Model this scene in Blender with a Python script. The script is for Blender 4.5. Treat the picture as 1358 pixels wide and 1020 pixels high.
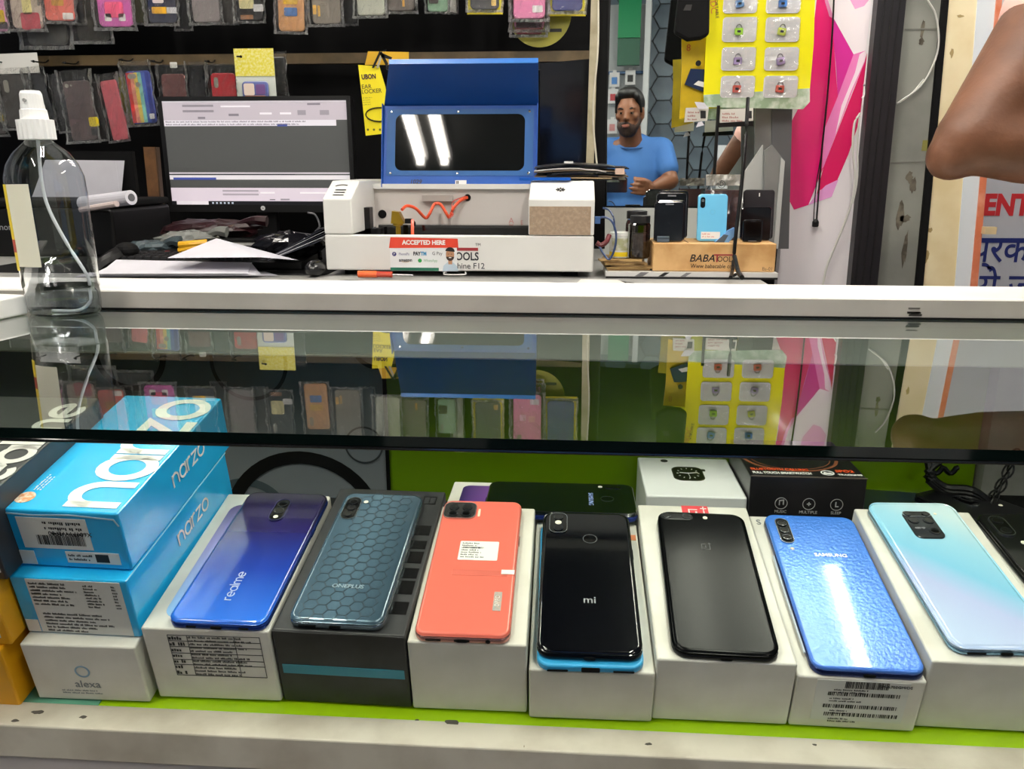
import bpy, bmesh, math, random
from mathutils import Vector, Matrix, Euler, noise
for o in list(bpy.data.objects): bpy.data.objects.remove(o)
scn = bpy.context.scene; COL = scn.collection
rnd = random.Random(7)
R = math.radians
# ---------------------------------------------------------------- camera
F = 1080.0; PITCH = R(15.0); YAW = R(4.0)
CAM = Vector((0, 0, .15))
fwd = Vector((-math.sin(YAW)*math.cos(PITCH), math.cos(YAW)*math.cos(PITCH), -math.sin(PITCH)))
rgt = Vector((math.cos(YAW), math.sin(YAW), 0)); upv = rgt.cross(fwd)
cd = bpy.data.cameras.new('camera'); cam = bpy.data.objects.new('camera', cd); COL.objects.link(cam)
cd.sensor_fit = 'HORIZONTAL'; cd.sensor_width = 36; cd.lens = 36*F/1358; cd.clip_start = .004
cam.matrix_world = Matrix(((rgt.x, upv.x, -fwd.x, CAM.x), (rgt.y, upv.y, -fwd.y, CAM.y), (rgt.z, upv.z, -fwd.z, CAM.z), (0, 0, 0, 1)))
scn.camera = cam
# ---------------------------------------------------------------- world, exposure
w = bpy.data.worlds.new('world'); scn.world = w; w.use_nodes = True
w.node_tree.nodes['Background'].inputs[0].default_value = (.80, .88, 1, 1)
w.node_tree.nodes['Background'].inputs[1].default_value = .12
vs = scn.view_settings; vs.view_transform = 'Standard'; vs.look = 'None'; vs.gamma = 1; vs.use_curve_mapping = False
vs.exposure = .75
TUBE = 82.0          # tube lamp strength
FLOOR = -1.1; CEIL = 1.42
# ---------------------------------------------------------------- helpers
def ray(px, py): return fwd + rgt*((px-679)/F) + upv*((510-py)/F)
def atY(px, py, Y): d = ray(px, py); return CAM + d*((Y-CAM.y)/d.y)
def atZ(px, py, z): d = ray(px, py); return CAM + d*((z-CAM.z)/d.z)
def atD(px, py, D): return CAM + ray(px, py)*D
def atP(px, py, p0, n): d = ray(px, py); return CAM + d*((p0-CAM).dot(n)/d.dot(n))
def zz(py, Y, px=679): return atY(px, py, Y).z
def xx(px, py, Y): return atY(px, py, Y).x
def lin(h):
    h = h.lstrip('#'); v = [int(h[i:i+2], 16)/255 for i in (0, 2, 4)]
    return tuple((c/12.92 if c <= .04045 else ((c+.055)/1.055)**2.4) for c in v)+(1,)
MATS = {}
def _new(name):
    m = bpy.data.materials.new(name); m.use_nodes = True
    return m, m.node_tree, m.node_tree.nodes['Principled BSDF']
def mat(name, col, rough=.5, metal=0, spec=.5, coat=0, emit=0, var=0, scale=8, bump=0, bscale=60, col2=None, sss=0):
    if name in MATS: return MATS[name]
    m, nt, b = _new(name); c = lin(col); b.inputs['Base Color'].default_value = c
    b.inputs['Roughness'].default_value = rough; b.inputs['Metallic'].default_value = metal
    b.inputs['Specular IOR Level'].default_value = spec; b.inputs['Coat Weight'].default_value = coat
    b.inputs['Coat Roughness'].default_value = .06
    if emit:
        b.inputs['Emission Color'].default_value = c; b.inputs['Emission Strength'].default_value = emit
    tc = None
    if var or col2 or bump:
        tc = nt.nodes.new('ShaderNodeTexCoord')
    if var or col2:
        n = nt.nodes.new('ShaderNodeTexNoise'); n.inputs['Scale'].default_value = scale; n.inputs['Detail'].default_value = 6
        nt.links.new(tc.outputs['Object'], n.inputs['Vector'])
        r = nt.nodes.new('ShaderNodeValToRGB'); nt.links.new(n.outputs['Fac'], r.inputs['Fac'])
        d = lin(col2) if col2 else tuple(x*(1-var) for x in c[:3])+(1,)
        r.color_ramp.elements[0].color = d; r.color_ramp.elements[1].color = c
        r.color_ramp.elements[0].position = .36; r.color_ramp.elements[1].position = .58
        nt.links.new(r.outputs['Color'], b.inputs['Base Color'])
    if bump:
        n = nt.nodes.new('ShaderNodeTexNoise'); n.inputs['Scale'].default_value = bscale; n.inputs['Detail'].default_value = 3
        nt.links.new(tc.outputs['Object'], n.inputs['Vector'])
        bp = nt.nodes.new('ShaderNodeBump'); bp.inputs['Strength'].default_value = bump; bp.inputs['Distance'].default_value = .002
        nt.links.new(n.outputs['Fac'], bp.inputs['Height']); nt.links.new(bp.outputs['Normal'], b.inputs['Normal'])
    MATS[name] = m; return m
def grad(name, axis, lo, hi, stops, rough=.2, coat=.5, metal=0, bump=0, bscale=300):
    m, nt, b = _new(name); b.inputs['Roughness'].default_value = rough; b.inputs['Coat Weight'].default_value = coat
    b.inputs['Metallic'].default_value = metal; b.inputs['Coat Roughness'].default_value = .05
    tc = nt.nodes.new('ShaderNodeTexCoord'); sx = nt.nodes.new('ShaderNodeSeparateXYZ'); nt.links.new(tc.outputs['Object'], sx.inputs[0])
    mr = nt.nodes.new('ShaderNodeMapRange'); mr.inputs['From Min'].default_value = lo; mr.inputs['From Max'].default_value = hi
    if axis == 'D':
        ad = nt.nodes.new('ShaderNodeMath'); ad.operation = 'ADD'; nt.links.new(sx.outputs['X'], ad.inputs[0]); nt.links.new(sx.outputs['Y'], ad.inputs[1])
        nt.links.new(ad.outputs[0], mr.inputs['Value'])
    else: nt.links.new(sx.outputs[axis], mr.inputs['Value'])
    r = nt.nodes.new('ShaderNodeValToRGB'); nt.links.new(mr.outputs[0], r.inputs['Fac'])
    e = r.color_ramp.elements
    while len(e) < len(stops): e.new(.5)
    for el, (p, c) in zip(e, stops): el.position = p; el.color = lin(c)
    nt.links.new(r.outputs['Color'], b.inputs['Base Color'])
    if bump:
        n = nt.nodes.new('ShaderNodeTexNoise'); n.inputs['Scale'].default_value = bscale; n.inputs['Detail'].default_value = 2
        nt.links.new(tc.outputs['Object'], n.inputs['Vector'])
        bp = nt.nodes.new('ShaderNodeBump'); bp.inputs['Strength'].default_value = bump; bp.inputs['Distance'].default_value = .002
        nt.links.new(n.outputs['Fac'], bp.inputs['Height']); nt.links.new(bp.outputs['Normal'], b.inputs['Normal'])
    return m
def clear(name, tint, ior=1.45, boost=1.0, rough=.02, base=0.0, bump=0, bscale=40):
    """thin clear sheet: see-through with a fresnel gloss"""
    m = bpy.data.materials.new(name); m.use_nodes = True; nt = m.node_tree
    for n in list(nt.nodes): nt.nodes.remove(n)
    out = nt.nodes.new('ShaderNodeOutputMaterial'); mix = nt.nodes.new('ShaderNodeMixShader')
    t = nt.nodes.new('ShaderNodeBsdfTransparent'); t.inputs[0].default_value = lin(tint)
    g = nt.nodes.new('ShaderNodeBsdfGlossy'); g.inputs['Roughness'].default_value = rough
    lw = nt.nodes.new('ShaderNodeLayerWeight'); lw.inputs['Blend'].default_value = .5
    geo = nt.nodes.new('ShaderNodeNewGeometry')
    # Schlick from the facing term, the same on both sides of the sheet
    pw = nt.nodes.new('ShaderNodeMath'); pw.operation = 'POWER'; pw.inputs[1].default_value = 5.0
    fc = nt.nodes.new('ShaderNodeVectorMath'); fc.operation = 'DOT_PRODUCT'
    ab = nt.nodes.new('ShaderNodeMath'); ab.operation = 'ABSOLUTE'
    sb = nt.nodes.new('ShaderNodeMath'); sb.operation = 'SUBTRACT'; sb.inputs[0].default_value = 1.0
    nt.links.new(geo.outputs['Incoming'], fc.inputs[0])
    nrm = geo.outputs['Normal']
    if bump:
        tc = nt.nodes.new('ShaderNodeTexCoord'); nz = nt.nodes.new('ShaderNodeTexNoise'); nz.inputs['Scale'].default_value = bscale
        nt.links.new(tc.outputs['Object'], nz.inputs['Vector']); bp = nt.nodes.new('ShaderNodeBump')
        bp.inputs['Strength'].default_value = bump; bp.inputs['Distance'].default_value = .01
        nt.links.new(nz.outputs['Fac'], bp.inputs['Height']); nrm = bp.outputs['Normal']; nt.links.new(nrm, g.inputs['Normal'])
    nt.links.new(nrm, fc.inputs[1]); nt.links.new(fc.outputs['Value'], ab.inputs[0]); nt.links.new(ab.outputs[0], sb.inputs[1]); nt.links.new(sb.outputs[0], pw.inputs[0])
    f0 = ((ior-1)/(ior+1))**2
    mu = nt.nodes.new('ShaderNodeMath'); mu.operation = 'MULTIPLY_ADD'; mu.use_clamp = True
    mu.inputs[1].default_value = (1-f0)*boost; mu.inputs[2].default_value = f0*boost+base
    nt.links.new(pw.outputs[0], mu.inputs[0]); nt.links.new(mu.outputs[0], mix.inputs[0])
    nt.links.new(t.outputs[0], mix.inputs[1]); nt.links.new(g.outputs[0], mix.inputs[2]); nt.links.new(mix.outputs[0], out.inputs[0])
    return m
class MB:
    def __init__(s): s.v = []; s.f = []
    def add(s, vs_, fs, M=None):
        b = len(s.v); s.v += [tuple(M @ Vector(v)) if M else tuple(v) for v in vs_]; s.f += [tuple(i+b for i in f) for f in fs]; return s
    def box(s, x0, x1, y0, y1, z0, z1, M=None):
        return s.add([(x0,y0,z0),(x1,y0,z0),(x1,y1,z0),(x0,y1,z0),(x0,y0,z1),(x1,y0,z1),(x1,y1,z1),(x0,y1,z1)],
                     [(0,3,2,1),(4,5,6,7),(0,1,5,4),(1,2,6,5),(2,3,7,6),(3,0,4,7)], M)
    def prism(s, pts, a, b, axis='z', M=None):
        """polygon pts (2D, ccw seen from +axis) extruded from a to b"""
        n = len(pts)
        def mk(p, h): return (p[0], p[1], h) if axis == 'z' else ((p[0], h, p[1]) if axis == 'y' else (h, p[0], p[1]))
        V = [mk(p, a) for p in pts]+[mk(p, b) for p in pts]
        fs = [tuple(range(n-1, -1, -1)), tuple(range(n, 2*n))]+[(i, (i+1) % n, n+(i+1) % n, n+i) for i in range(n)]
        return s.add(V, fs, M)
    def rings(s, rs, M=None, cap0=True, cap1=True):
        n = len(rs[0]); V = [p for r in rs for p in r]; fs = []
        for k in range(len(rs)-1):
            for i in range(n): fs.append((k*n+i, k*n+(i+1) % n, (k+1)*n+(i+1) % n, (k+1)*n+i))
        if cap0: fs.append(tuple(range(n-1, -1, -1)))
        if cap1: fs.append(tuple((len(rs)-1)*n+i for i in range(n)))
        return s.add(V, fs, M)
    def lathe(s, prof, n=20, M=None, cap0=True, cap1=True, sx=1, sy=1):
        return s.rings([[(r*math.cos(2*math.pi*i/n)*sx, r*math.sin(2*math.pi*i/n)*sy, z) for i in range(n)] for r, z in prof], M, cap0, cap1)
    def tube(s, pts, r, n=8, r1=None):
        pts = [Vector(p) for p in pts]; rs = []
        if 3 <= len(pts) <= 12:
            e = [pts[0]*2-pts[1]]+pts+[pts[-1]*2-pts[-2]]; q = []
            for i in range(1, len(e)-2):
                for k in range(4):
                    t = k/4; q.append(.5*(2*e[i]+(e[i+1]-e[i-1])*t+(2*e[i-1]-5*e[i]+4*e[i+1]-e[i+2])*t*t+(3*e[i]-e[i-1]-3*e[i+1]+e[i+2])*t**3))
            pts = q+[pts[-1]]
        for i, p in enumerate(pts):
            t = (pts[min(i+1, len(pts)-1)]-pts[max(i-1, 0)]).normalized()
            a = t.cross(Vector((0, 0, 1)) if abs(t.z) < .9 else Vector((0, 1, 0))).normalized(); b = a.cross(t)
            q = r if r1 is None else r+(r1-r)*i/(len(pts)-1)
            rs.append([tuple(p+a*(q*math.cos(2*math.pi*k/n))+b*(q*math.sin(2*math.pi*k/n))) for k in range(n)])
        return s.rings(rs)
    def ell(s, c, r, n=14, m=9, M=None):
        rs = []
        for j in range(1, m):
            a = math.pi*j/m
            rs.append([(c[0]+r[0]*math.sin(a)*math.cos(2*math.pi*i/n), c[1]+r[1]*math.sin(a)*math.sin(2*math.pi*i/n), c[2]-r[2]*math.cos(a)) for i in range(n)])
        return s.rings(rs, M)
    def caps(s, p0, p1, r0, r1, n=14):
        p0 = Vector(p0); p1 = Vector(p1); t = (p1-p0).normalized()
        a = t.cross(Vector((0, 0, 1)) if abs(t.z) < .9 else Vector((0, 1, 0))).normalized(); b = a.cross(t); rs = []
        def ring(c, q): rs.append([tuple(c+a*(q*math.cos(2*math.pi*k/n))+b*(q*math.sin(2*math.pi*k/n))) for k in range(n)])
        for k in (1, 2, 3): ring(p0-t*(r0*math.cos(math.pi/2*k/4)), r0*math.sin(math.pi/2*k/4))
        ring(p0, r0); ring(p1, r1)
        for k in (3, 2, 1): ring(p1+t*(r1*math.cos(math.pi/2*k/4)), r1*math.sin(math.pi/2*k/4))
        return s.rings(rs)
    def mesh(s, name, smooth=False):
        me = bpy.data.meshes.new(name); me.from_pydata(s.v, [], s.f); me.update()
        bm = bmesh.new(); bm.from_mesh(me); bmesh.ops.recalc_face_normals(bm, faces=bm.faces); bm.to_mesh(me); bm.free()
        if smooth: me.polygons.foreach_set('use_smooth', [True]*len(me.polygons))
        return me
def put(name, me, m, parent=None, M=None, smooth=None):
    if isinstance(me, MB): me = me.mesh(name, bool(smooth))
    o = bpy.data.objects.new(name, me); COL.objects.link(o)
    if m and not me.materials: me.materials.append(m)
    if parent: o.parent = parent
    if M is not None: o.matrix_local = M
    return o
def tag(o, label=None, cat=None, group=None, kind=None):
    if label: o['label'] = label
    if cat: o['category'] = cat
    if group: o['group'] = group
    if kind: o['kind'] = kind
    return o
def thing(name, label, cat, M=None, group=None):
    o = bpy.data.objects.new(name, None); COL.objects.link(o); o.empty_display_size = .02
    if M is not None: o.matrix_world = M
    return tag(o, label, cat, group)
def T(x, y, z): return Matrix.Translation((x, y, z))
def frame(ux, uy, uz, o): return Matrix(((ux.x, uy.x, uz.x, o.x), (ux.y, uy.y, uz.y, o.y), (ux.z, uy.z, uz.z, o.z), (0, 0, 0, 1)))
FRONT = Matrix.Rotation(R(90), 4, 'X')            # flat print (xy) turned to face -y
def front(x, y, z, ang=0): return T(x, y, z) @ FRONT @ Matrix.Rotation(R(ang), 4, 'Z')
def bevel(o, wd=.002, seg=2):
    b = o.modifiers.new('bevel', 'BEVEL'); b.width = wd; b.segments = seg; b.limit_method = 'ANGLE'; b.angle_limit = R(40)
    return o
def rr(w_, h_, r, n=5, cx=0, cy=0):
    r = max(min(r, w_/2-1e-5, h_/2-1e-5), 1e-5); P = []
    for (sx, sy, a0) in ((1, 1, 0), (-1, 1, 90), (-1, -1, 180), (1, -1, 270)):
        for k in range(n+1):
            a = R(a0+90*k/n); P.append((cx+sx*(w_/2-r)+r*math.cos(a), cy+sy*(h_/2-r)+r*math.sin(a)))
    return P
def rslab(w_, h_, t, r, e, n=5, seg=3, z0=0, top=True, bot=True):
    """rounded-corner slab with rounded edges"""
    rs = []
    def ring(ins, z): rs.append([(x, y, z0+z) for x, y in rr(w_-2*ins, h_-2*ins, r-ins, n)])
    for k in range(seg+1): a = math.pi/2*k/seg; ring(e*(1-math.sin(a)), e*(1-math.cos(a)))
    for k in range(seg+1): a = math.pi/2*k/seg; ring(e*(1-math.cos(a)), t-e+e*math.sin(a))
    return MB().rings(rs, None, bot, top)
def ringmb(ro, ri, t, n=24, sx=1, sy=1):
    m = MB(); V = []
    for r, z in ((ro, 0), (ro, t), (ri, t), (ri, 0)): V += [(r*math.cos(2*math.pi*i/n)*sx, r*math.sin(2*math.pi*i/n)*sy, z) for i in range(n)]
    fs = []
    for k in range(4):
        for i in range(n): fs.append((k*n+i, k*n+(i+1) % n, ((k+1) % 4)*n+(i+1) % n, ((k+1) % 4)*n+i))
    return m.add(V, fs)
def frame_rr(w_, h_, r, bw, t, n=5, ri=None, bh=None):
    o_ = rr(w_, h_, r, n); i_ = rr(w_-2*bw, h_-2*(bh or bw), ri or max(r-bw, .0004), n); N = len(o_); V = []
    for P, z in ((o_, 0), (o_, t), (i_, t), (i_, 0)): V += [(x, y, z) for x, y in P]
    fs = []
    for k in range(4):
        for i in range(N): fs.append((k*N+i, k*N+(i+1) % N, ((k+1) % 4)*N+(i+1) % N, ((k+1) % 4)*N+i))
    return MB().add(V, fs)
def text(s, size, parent, M, m, name='lettering', bold=0, shear=0, align='CENTER', depth=.00015, sx=1):
    cu = bpy.data.curves.new(name, 'FONT'); cu.body = s; cu.size = size; cu.align_x = align; cu.align_y = 'CENTER'
    cu.offset = bold; cu.shear = shear; cu.extrude = depth; cu.resolution_u = 3
    t = bpy.data.objects.new(name, cu); me = bpy.data.meshes.new_from_object(t); bpy.data.objects.remove(t); bpy.data.curves.remove(cu)
    me.name = name; me.materials.clear()
    return put(name, me, m, parent, M @ Matrix.Diagonal((sx, 1, 1, 1)))
def strokes(paths, wd, t=.0003):
    """flat lettering from polylines of a given width (xy plane)"""
    m = MB()
    for P in paths:
        P = [Vector((p[0], p[1], 0)) for p in P]; closed = (P[0]-P[-1]).length < 1e-9
        if closed: P = P[:-1]
        n = len(P); Lf = []; Rt = []
        for i, p in enumerate(P):
            a = P[(i-1) % n] if (closed or i) else p; b = P[(i+1) % n] if (closed or i < n-1) else p
            t1 = (p-a).normalized() if (p-a).length > 1e-9 else (b-p).normalized(); t2 = (b-p).normalized() if (b-p).length > 1e-9 else t1
            n1 = Vector((-t1.y, t1.x, 0)); n2 = Vector((-t2.y, t2.x, 0)); q = (n1+n2); q = q.normalized() if q.length > 1e-6 else n1
            k = 1/max(q.dot(n1), .5); Lf.append(p+q*(wd/2*k)); Rt.append(p-q*(wd/2*k))
        for i in range(n if closed else n-1):
            j = (i+1) % n; m.add([(*Lf[i].xy, 0), (*Rt[i].xy, 0), (*Rt[j].xy, 0), (*Lf[j].xy, 0), (*Lf[i].xy, t), (*Rt[i].xy, t), (*Rt[j].xy, t), (*Lf[j].xy, t)],
                                 [(3,2,1,0),(4,5,6,7),(0,1,5,4),(1,2,6,5),(2,3,7,6),(3,0,4,7)])
    return m
def arc(cx, cy, rx, ry, a0, a1, n=14): return [(cx+rx*math.cos(R(a0+(a1-a0)*i/n)), cy+ry*math.sin(R(a0+(a1-a0)*i/n))) for i in range(n+1)]
GLY = {'n': ([[(0, 0), (0, 1)], arc(.42, .55, .42, .42, 180, 0)+[(.84, 0)]], 1.12), 'a': ([arc(.48, .5, .48, .47, 0, 360, 22), [(.96, 0), (.96, 1)]], 1.25),
       'r': ([[(0, 0), (0, 1)], arc(.40, .52, .40, .45, 180, 70)], .74), 'z': ([[(0, .95), (.82, .95), (.0, .05), (.85, .05)]], 1.06),
       'o': ([arc(.5, .5, .5, .47, 0, 360, 22)], 1.2), 'e': ([[(.03, .5), (.95, .5)]+arc(.48, .5, .47, .47, 0, 310, 20)], 1.18),
       'l': ([[(0, 0), (0, 1.45)]], .3), 'm': ([[(0, 0), (0, 1)], arc(.33, .6, .33, .38, 180, 0)+[(.66, 0)], arc(.99, .6, .33, .38, 180, 0)+[(1.32, 0)]], 1.6)}
def word(s, size, wd):
    x = 0; out = []
    for ch in s:
        ps, ad = GLY[ch]; out += [[((x+a)*size, b*size) for a, b in p] for p in ps]; x += ad
    return strokes(out, wd), x*size
def print_lines(wd, ht, n, seed, fill=.9, cols=1, frac=.55):
    """small print: rows of letter-like ticks, flat on xy, origin at the top left"""
    r = random.Random(seed); m = MB(); lh = ht/n
    for i in range(n):
        y = -lh*(i+.5); x = 0; end = wd*r.uniform(.55, 1)*fill
        while x < end:
            for k in range(r.randint(2, 9)):
                a = lh*r.uniform(.18, .30); hgt = lh*frac*r.choice((.6, .75, 1))
                m.box(x, x+a, y-lh*.25, y-lh*.25+hgt, 0, .0001); x += a+lh*.11
                if x > end: break
            x += lh*.35
    return m
def barcode(wd, ht, seed):
    r = random.Random(seed); m = MB(); x = 0
    while x < wd:
        a = wd*r.choice((.008, .014, .022)); m.box(x, min(x+a, wd), 0, ht, 0, .0001); x += a+wd*r.choice((.008, .012, .02))
    return m
def sheet(w_, h_, nx, ny, amp, seed, freq=9, edge=.0):
    """wrinkled thin sheet in xz, facing -y, origin at bottom centre"""
    V = []; fs = []
    for j in range(ny+1):
        for i in range(nx+1):
            x = (i/nx-.5)*w_; z = j/ny*h_
            y = noise.noise(Vector((x*freq+seed*3.1, z*freq, seed)))*amp+noise.noise(Vector((x*freq*3, z*freq*3+seed, 5)))*amp*.5
            dx = noise.noise(Vector((z*20, seed, 1)))*edge
            V.append((x+dx, y, z))
    for j in range(ny):
        for i in range(nx): a = j*(nx+1)+i; fs.append((a, a+1, a+nx+2, a+nx+1))
    m = MB(); m.v = V; m.f = fs; return m
def poly_px(pts, Y, th, name, m, parent=None):
    """flat board standing in the plane y=Y with real thickness th going back"""
    W = [atY(px, py, Y) for px, py in pts]; b = MB().prism([(p.x, p.z) for p in W], Y, Y+th, 'y')
    return put(name, b, m, parent)
# ================================================================= materials
white = mat('white_card', '#d9d8d2', .45, var=.06, scale=30)
creamy = mat('worn_cream_paint', '#cfc9bb', .55, col2='#b3ab9c', scale=14)
laminate = mat('white_laminate', '#e6e6e1', .35, var=.05, scale=9)
greyrail = mat('grey_white_rail', '#a39f97', .4, var=.14, scale=12)
black = mat('black_plastic', '#070708', .4, spec=.35); blackgloss = mat('black_gloss', '#060607', .08, coat=.5)
blackmat = mat('black_matte', '#050506', .8, spec=.2); ink = mat('black_ink', '#141416', .6); whiteink = mat('white_ink', '#e8e8e6', .5)
chrome = mat('chrome', '#d8d8d8', .15, 1); steel = mat('steel', '#9a9a9c', .3, 1)
lime = mat('lime_acrylic', '#9fca10', .14, coat=.4); limedark = mat('lime_board', '#6f9400', .3, coat=.2)
wood = mat('pale_wood', '#b49a68', .6, col2='#94794c', scale=18); woodlight = mat('light_ply', '#d3ab74', .5, col2='#c2955c', scale=24)
greypaint = mat('grey_paint', '#8f918a', .5, col2='#6f7069', scale=7)
glassM = clear('counter_glass', '#f1f5ef', 1.52, 1.75, .004)
bagM = clear('clear_bag', '#f8f8f6', 1.5, 1.4, .26, .02, .9, 35)
sealM = clear('bag_seal', '#d9d9d6', 1.5, 2.2, .30, .16, .9, 60)
petM = clear('clear_bottle_plastic', '#eef1f3', 1.5, 1.5, .03, .03)
paperM = mat('white_paper', '#cfced6', .6, var=.05, scale=20)
skinM = mat('brown_skin', '#835439', .5, var=.14, scale=6)
# ================================================================= room shell
def struct(name, mb, m): return tag(put(name, mb, m), kind='structure')
struct('floor', MB().box(-3, 3, -3, 3, FLOOR-.05, FLOOR), mat('floor_tile', '#77726b', .4, var=.2, scale=2))
struct('ceiling', MB().box(-3, 3, -3, 2.8, CEIL, CEIL+.05), mat('ceiling_dark', '#2c2b2a', .8))
struct('wall_back', MB().box(-3, 3, 2.70, 2.80, FLOOR, CEIL), mat('black_board', '#040405', .7, spec=.15))
hexw = struct('wall_front', MB().box(-3, 3, -1.62, -1.5, FLOOR, CEIL), mat('slate_wall', '#2c343b', .5))
# hexagon panels on the wall behind the photographer
hm = mat('hex_panel', '#6f7f8b', .35, col2='#46535f', scale=1.5)
hr = .085; k = 0
hexpr = MB().prism([(hr*.94*math.cos(R(60*i)), hr*.94*math.sin(R(60*i))) for i in range(6)], 0, .012, 'y').mesh('hexagon_panel')
for i in range(-2, 11):
    for j in range(0, 12):
        x = .05+i*hr*1.5; z = -.15+(j+.5*(i % 2))*hr*1.732*.5*2*.5
        if j % 1 == 0 and z < 1.3:
            o = put('hexagon_panel', hexpr, hm, hexw, T(x, -1.5, -.30+(j+.5*(i % 2))*hr*math.sqrt(3)))
# ceiling tube lamps; the single counter tube and rear pair are added fill light
tubeS = lambda k: mat('tube_light_%d' % int(k*100), '#fff8ee', .3, emit=TUBE*k); fixM = mat('lamp_batten', '#d5d5d2', .4)
for n_, (x, y0, y1, lb, k_) in enumerate(((.41, 1.35, 2.4, 'left one of three ceiling tubes above the plywood stand', .55), (.64, 1.35, 2.4, 'middle one of three ceiling tubes above the plywood stand', .55), (.87, 1.35, 2.4, 'right one of three ceiling tubes above the plywood stand', .55),
                                  (-1.3, 1.2, 2.2, 'left ceiling tube lamp above the printer', .8), (-.62, -.05, .9, 'left one of the twin ceiling tubes above the glass counter', .7), (-.74, -.05, .9, 'right one of the twin ceiling tubes above the glass counter', .7), (.36, -.05, .9, 'single ceiling tube lamp above the glass counter', 1.3),
                                  (-1.3, -1.1, -.2, 'ceiling tube lamp left behind the photographer', .75), (1.3, -1.1, -.2, 'ceiling tube lamp right behind the photographer', .6))):
    L = thing('tube_lamp', lb, 'lamp', T(x, (y0+y1)/2, CEIL), 'ceiling tube lamps')
    h = (y1-y0)/2
    put('batten', MB().box(-.03, .03, -h-.03, h+.03, -.04, 0), fixM, L)
    put('tube', MB().tube([(0, -h, -.065), (0, h, -.065)], .016, 10), tubeS(k_), L)
    for s in (-1, 1): put('end_cap', MB().box(-.02, .02, s*(h+.015)-.015, s*(h+.015)+.015, -.085, -.03), fixM, L)
# ================================================================= glass display counter
GF = .439; GB = .844; XL = -.75; XR = 1.5
cnt = thing('display_counter', 'glass topped display counter with white ledge, lime shelf and worn front rail', 'counter', T(0, .7, FLOOR))
ci = T(0, -.7, -FLOOR)           # parts are written in world coordinates
def cpart(name, mb, m, parent=None): return put(name, mb, m, parent or cnt, ci if not parent else None)
g = MB().box(XL, XR, GF, GB+.03, -.0078, 0).mesh('glass_top')
edgeM = mat('green_glass_edge', '#02100c', .05, coat=.3); clr2 = clear('glass_underside', '#f4faf6', 1.0, 0, .0)
g.materials.append(glassM); g.materials.append(edgeM); g.materials.append(clr2)
for p in g.polygons: p.material_index = 0 if p.normal.z > .5 else (2 if p.normal.z < -.5 else 1)
gt = put('glass_top', g, None, cnt, ci)
cpart('edge_strip', MB().tube([(XL, GF-.0003, -.0074), (XR, GF-.0003, -.0074)], .0011, 8), blackgloss)
cpart('ledge_gap_line', MB().box(XL-.12, XR, GB-.0045, GB+.001, .0002, .0022), blackmat)
r_ = random.Random(8); c_ = atY(1213, 408, GB-.003)
for k in range(7): cpart('dirt_smudge', MB().box(c_.x+r_.uniform(-.007, .004), c_.x+r_.uniform(.0045, .008), GB-.0036, GB-.003, (zz_ := .003+r_.uniform(0, .008)), zz_+r_.uniform(.0006, .002)), mat('smudge_dark', '#3a3733', .8))
# back ledge (white laminate top) and left side ledge
LZ = .0215
lg = cpart('back_ledge', MB().box(XL-.12, XR, GB, .935, -.05, LZ), laminate); bevel(lg, .002)
lg2 = cpart('ledge_fascia', MB().box(XL-.12, XR, GB-.003, GB+.002, .0006, LZ-.002), greyrail)
A = atZ(36, 373, LZ); B = atZ(0, 389, LZ); Bi = atZ(0, 425, 0); d = (B-A); d.z = 0; d.normalize()
Ai = atZ(38, 417, 0)
nrm = Vector((-d.y, d.x, 0)); nrm = nrm if nrm.x < 0 else -nrm
q = [Ai, Ai+(Bi-Ai).normalized()*.6]; q = [Vector((v.x, v.y, 0)) for v in q]; q += [q[1]+Vector((-.14, .02, 0)), q[0]+Vector((-.14, .02, 0))]
sl = cpart('side_ledge', MB().prism([(v.x, v.y) for v in q], .0006, LZ-.0005, 'z'), laminate); bevel(sl, .002)
# sloped shelf under the glass
TILT = R(11.35); SN = Vector((0, -math.sin(TILT), math.cos(TILT))); SY = Vector((0, math.cos(TILT), math.sin(TILT)))
S0 = atD(622, 940, .6546)
def shp(x, dy, dz=0): v = S0+SY*dy+SN*dz; return (x, v.y, v.z)
shelfM = frame(Vector((1, 0, 0)), SY, SN, Vector((0, S0.y, S0.z)))
put('sloped_shelf', MB().box(XL, XR, -.03, .17, -.006, -.0006), lime, cnt, ci @ shelfM)
hx = atP(150, 935, S0, SN).x
put('shelf_offcut', MB().box(hx-.10, hx-.012, -.025, .03, -.0005, .0005), mat('green_glass_strip', '#5f9c84', .15), cnt, ci @ shelfM)
PY = .925
DECK = -.2485
cpart('rear_deck', MB().box(XL, XR, .738, PY, DECK-.01, DECK), mat('deck_dark', '#23282a', .5))
# front rail
rb = atP(679, 963, S0, SN); RZ = rb.z+.002
RYb = rb.y; RYf = atZ(679, 994, RZ).y
rl = cpart('front_rail', MB().box(XL-.3, XR, RYf, RYb, RZ-.03, RZ), creamy); bevel(rl, .0015)
fpM = mat('front_panel_paint', '#d6d0cd', .5, col2='#bdb6b1', scale=9)
cpart('front_panel', MB().box(XL-.3, XR, RYf+.004, RYf+.03, FLOOR, RZ-.004), fpM)
for (px, py, s, sd) in ((215, 1003, .016, 1), (335, 988, .006, 2), (600, 992, .006, 3), (695, 996, .007, 4)):
    c = atY(px, py, RYf+.003); r_ = random.Random(sd)
    P = [(c.x+s*math.cos(R(30*i))*r_.uniform(.6, 1.1), c.z+s*.5*math.sin(R(30*i))*r_.uniform(.5, 1.1)) for i in range(12)]
    cpart('chipped_patch', MB().prism(P, RYf+.0028, RYf+.005, 'y'), mat('chip_brown', '#6e5d4c', .8, col2='#a0917f', scale=120))
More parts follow.
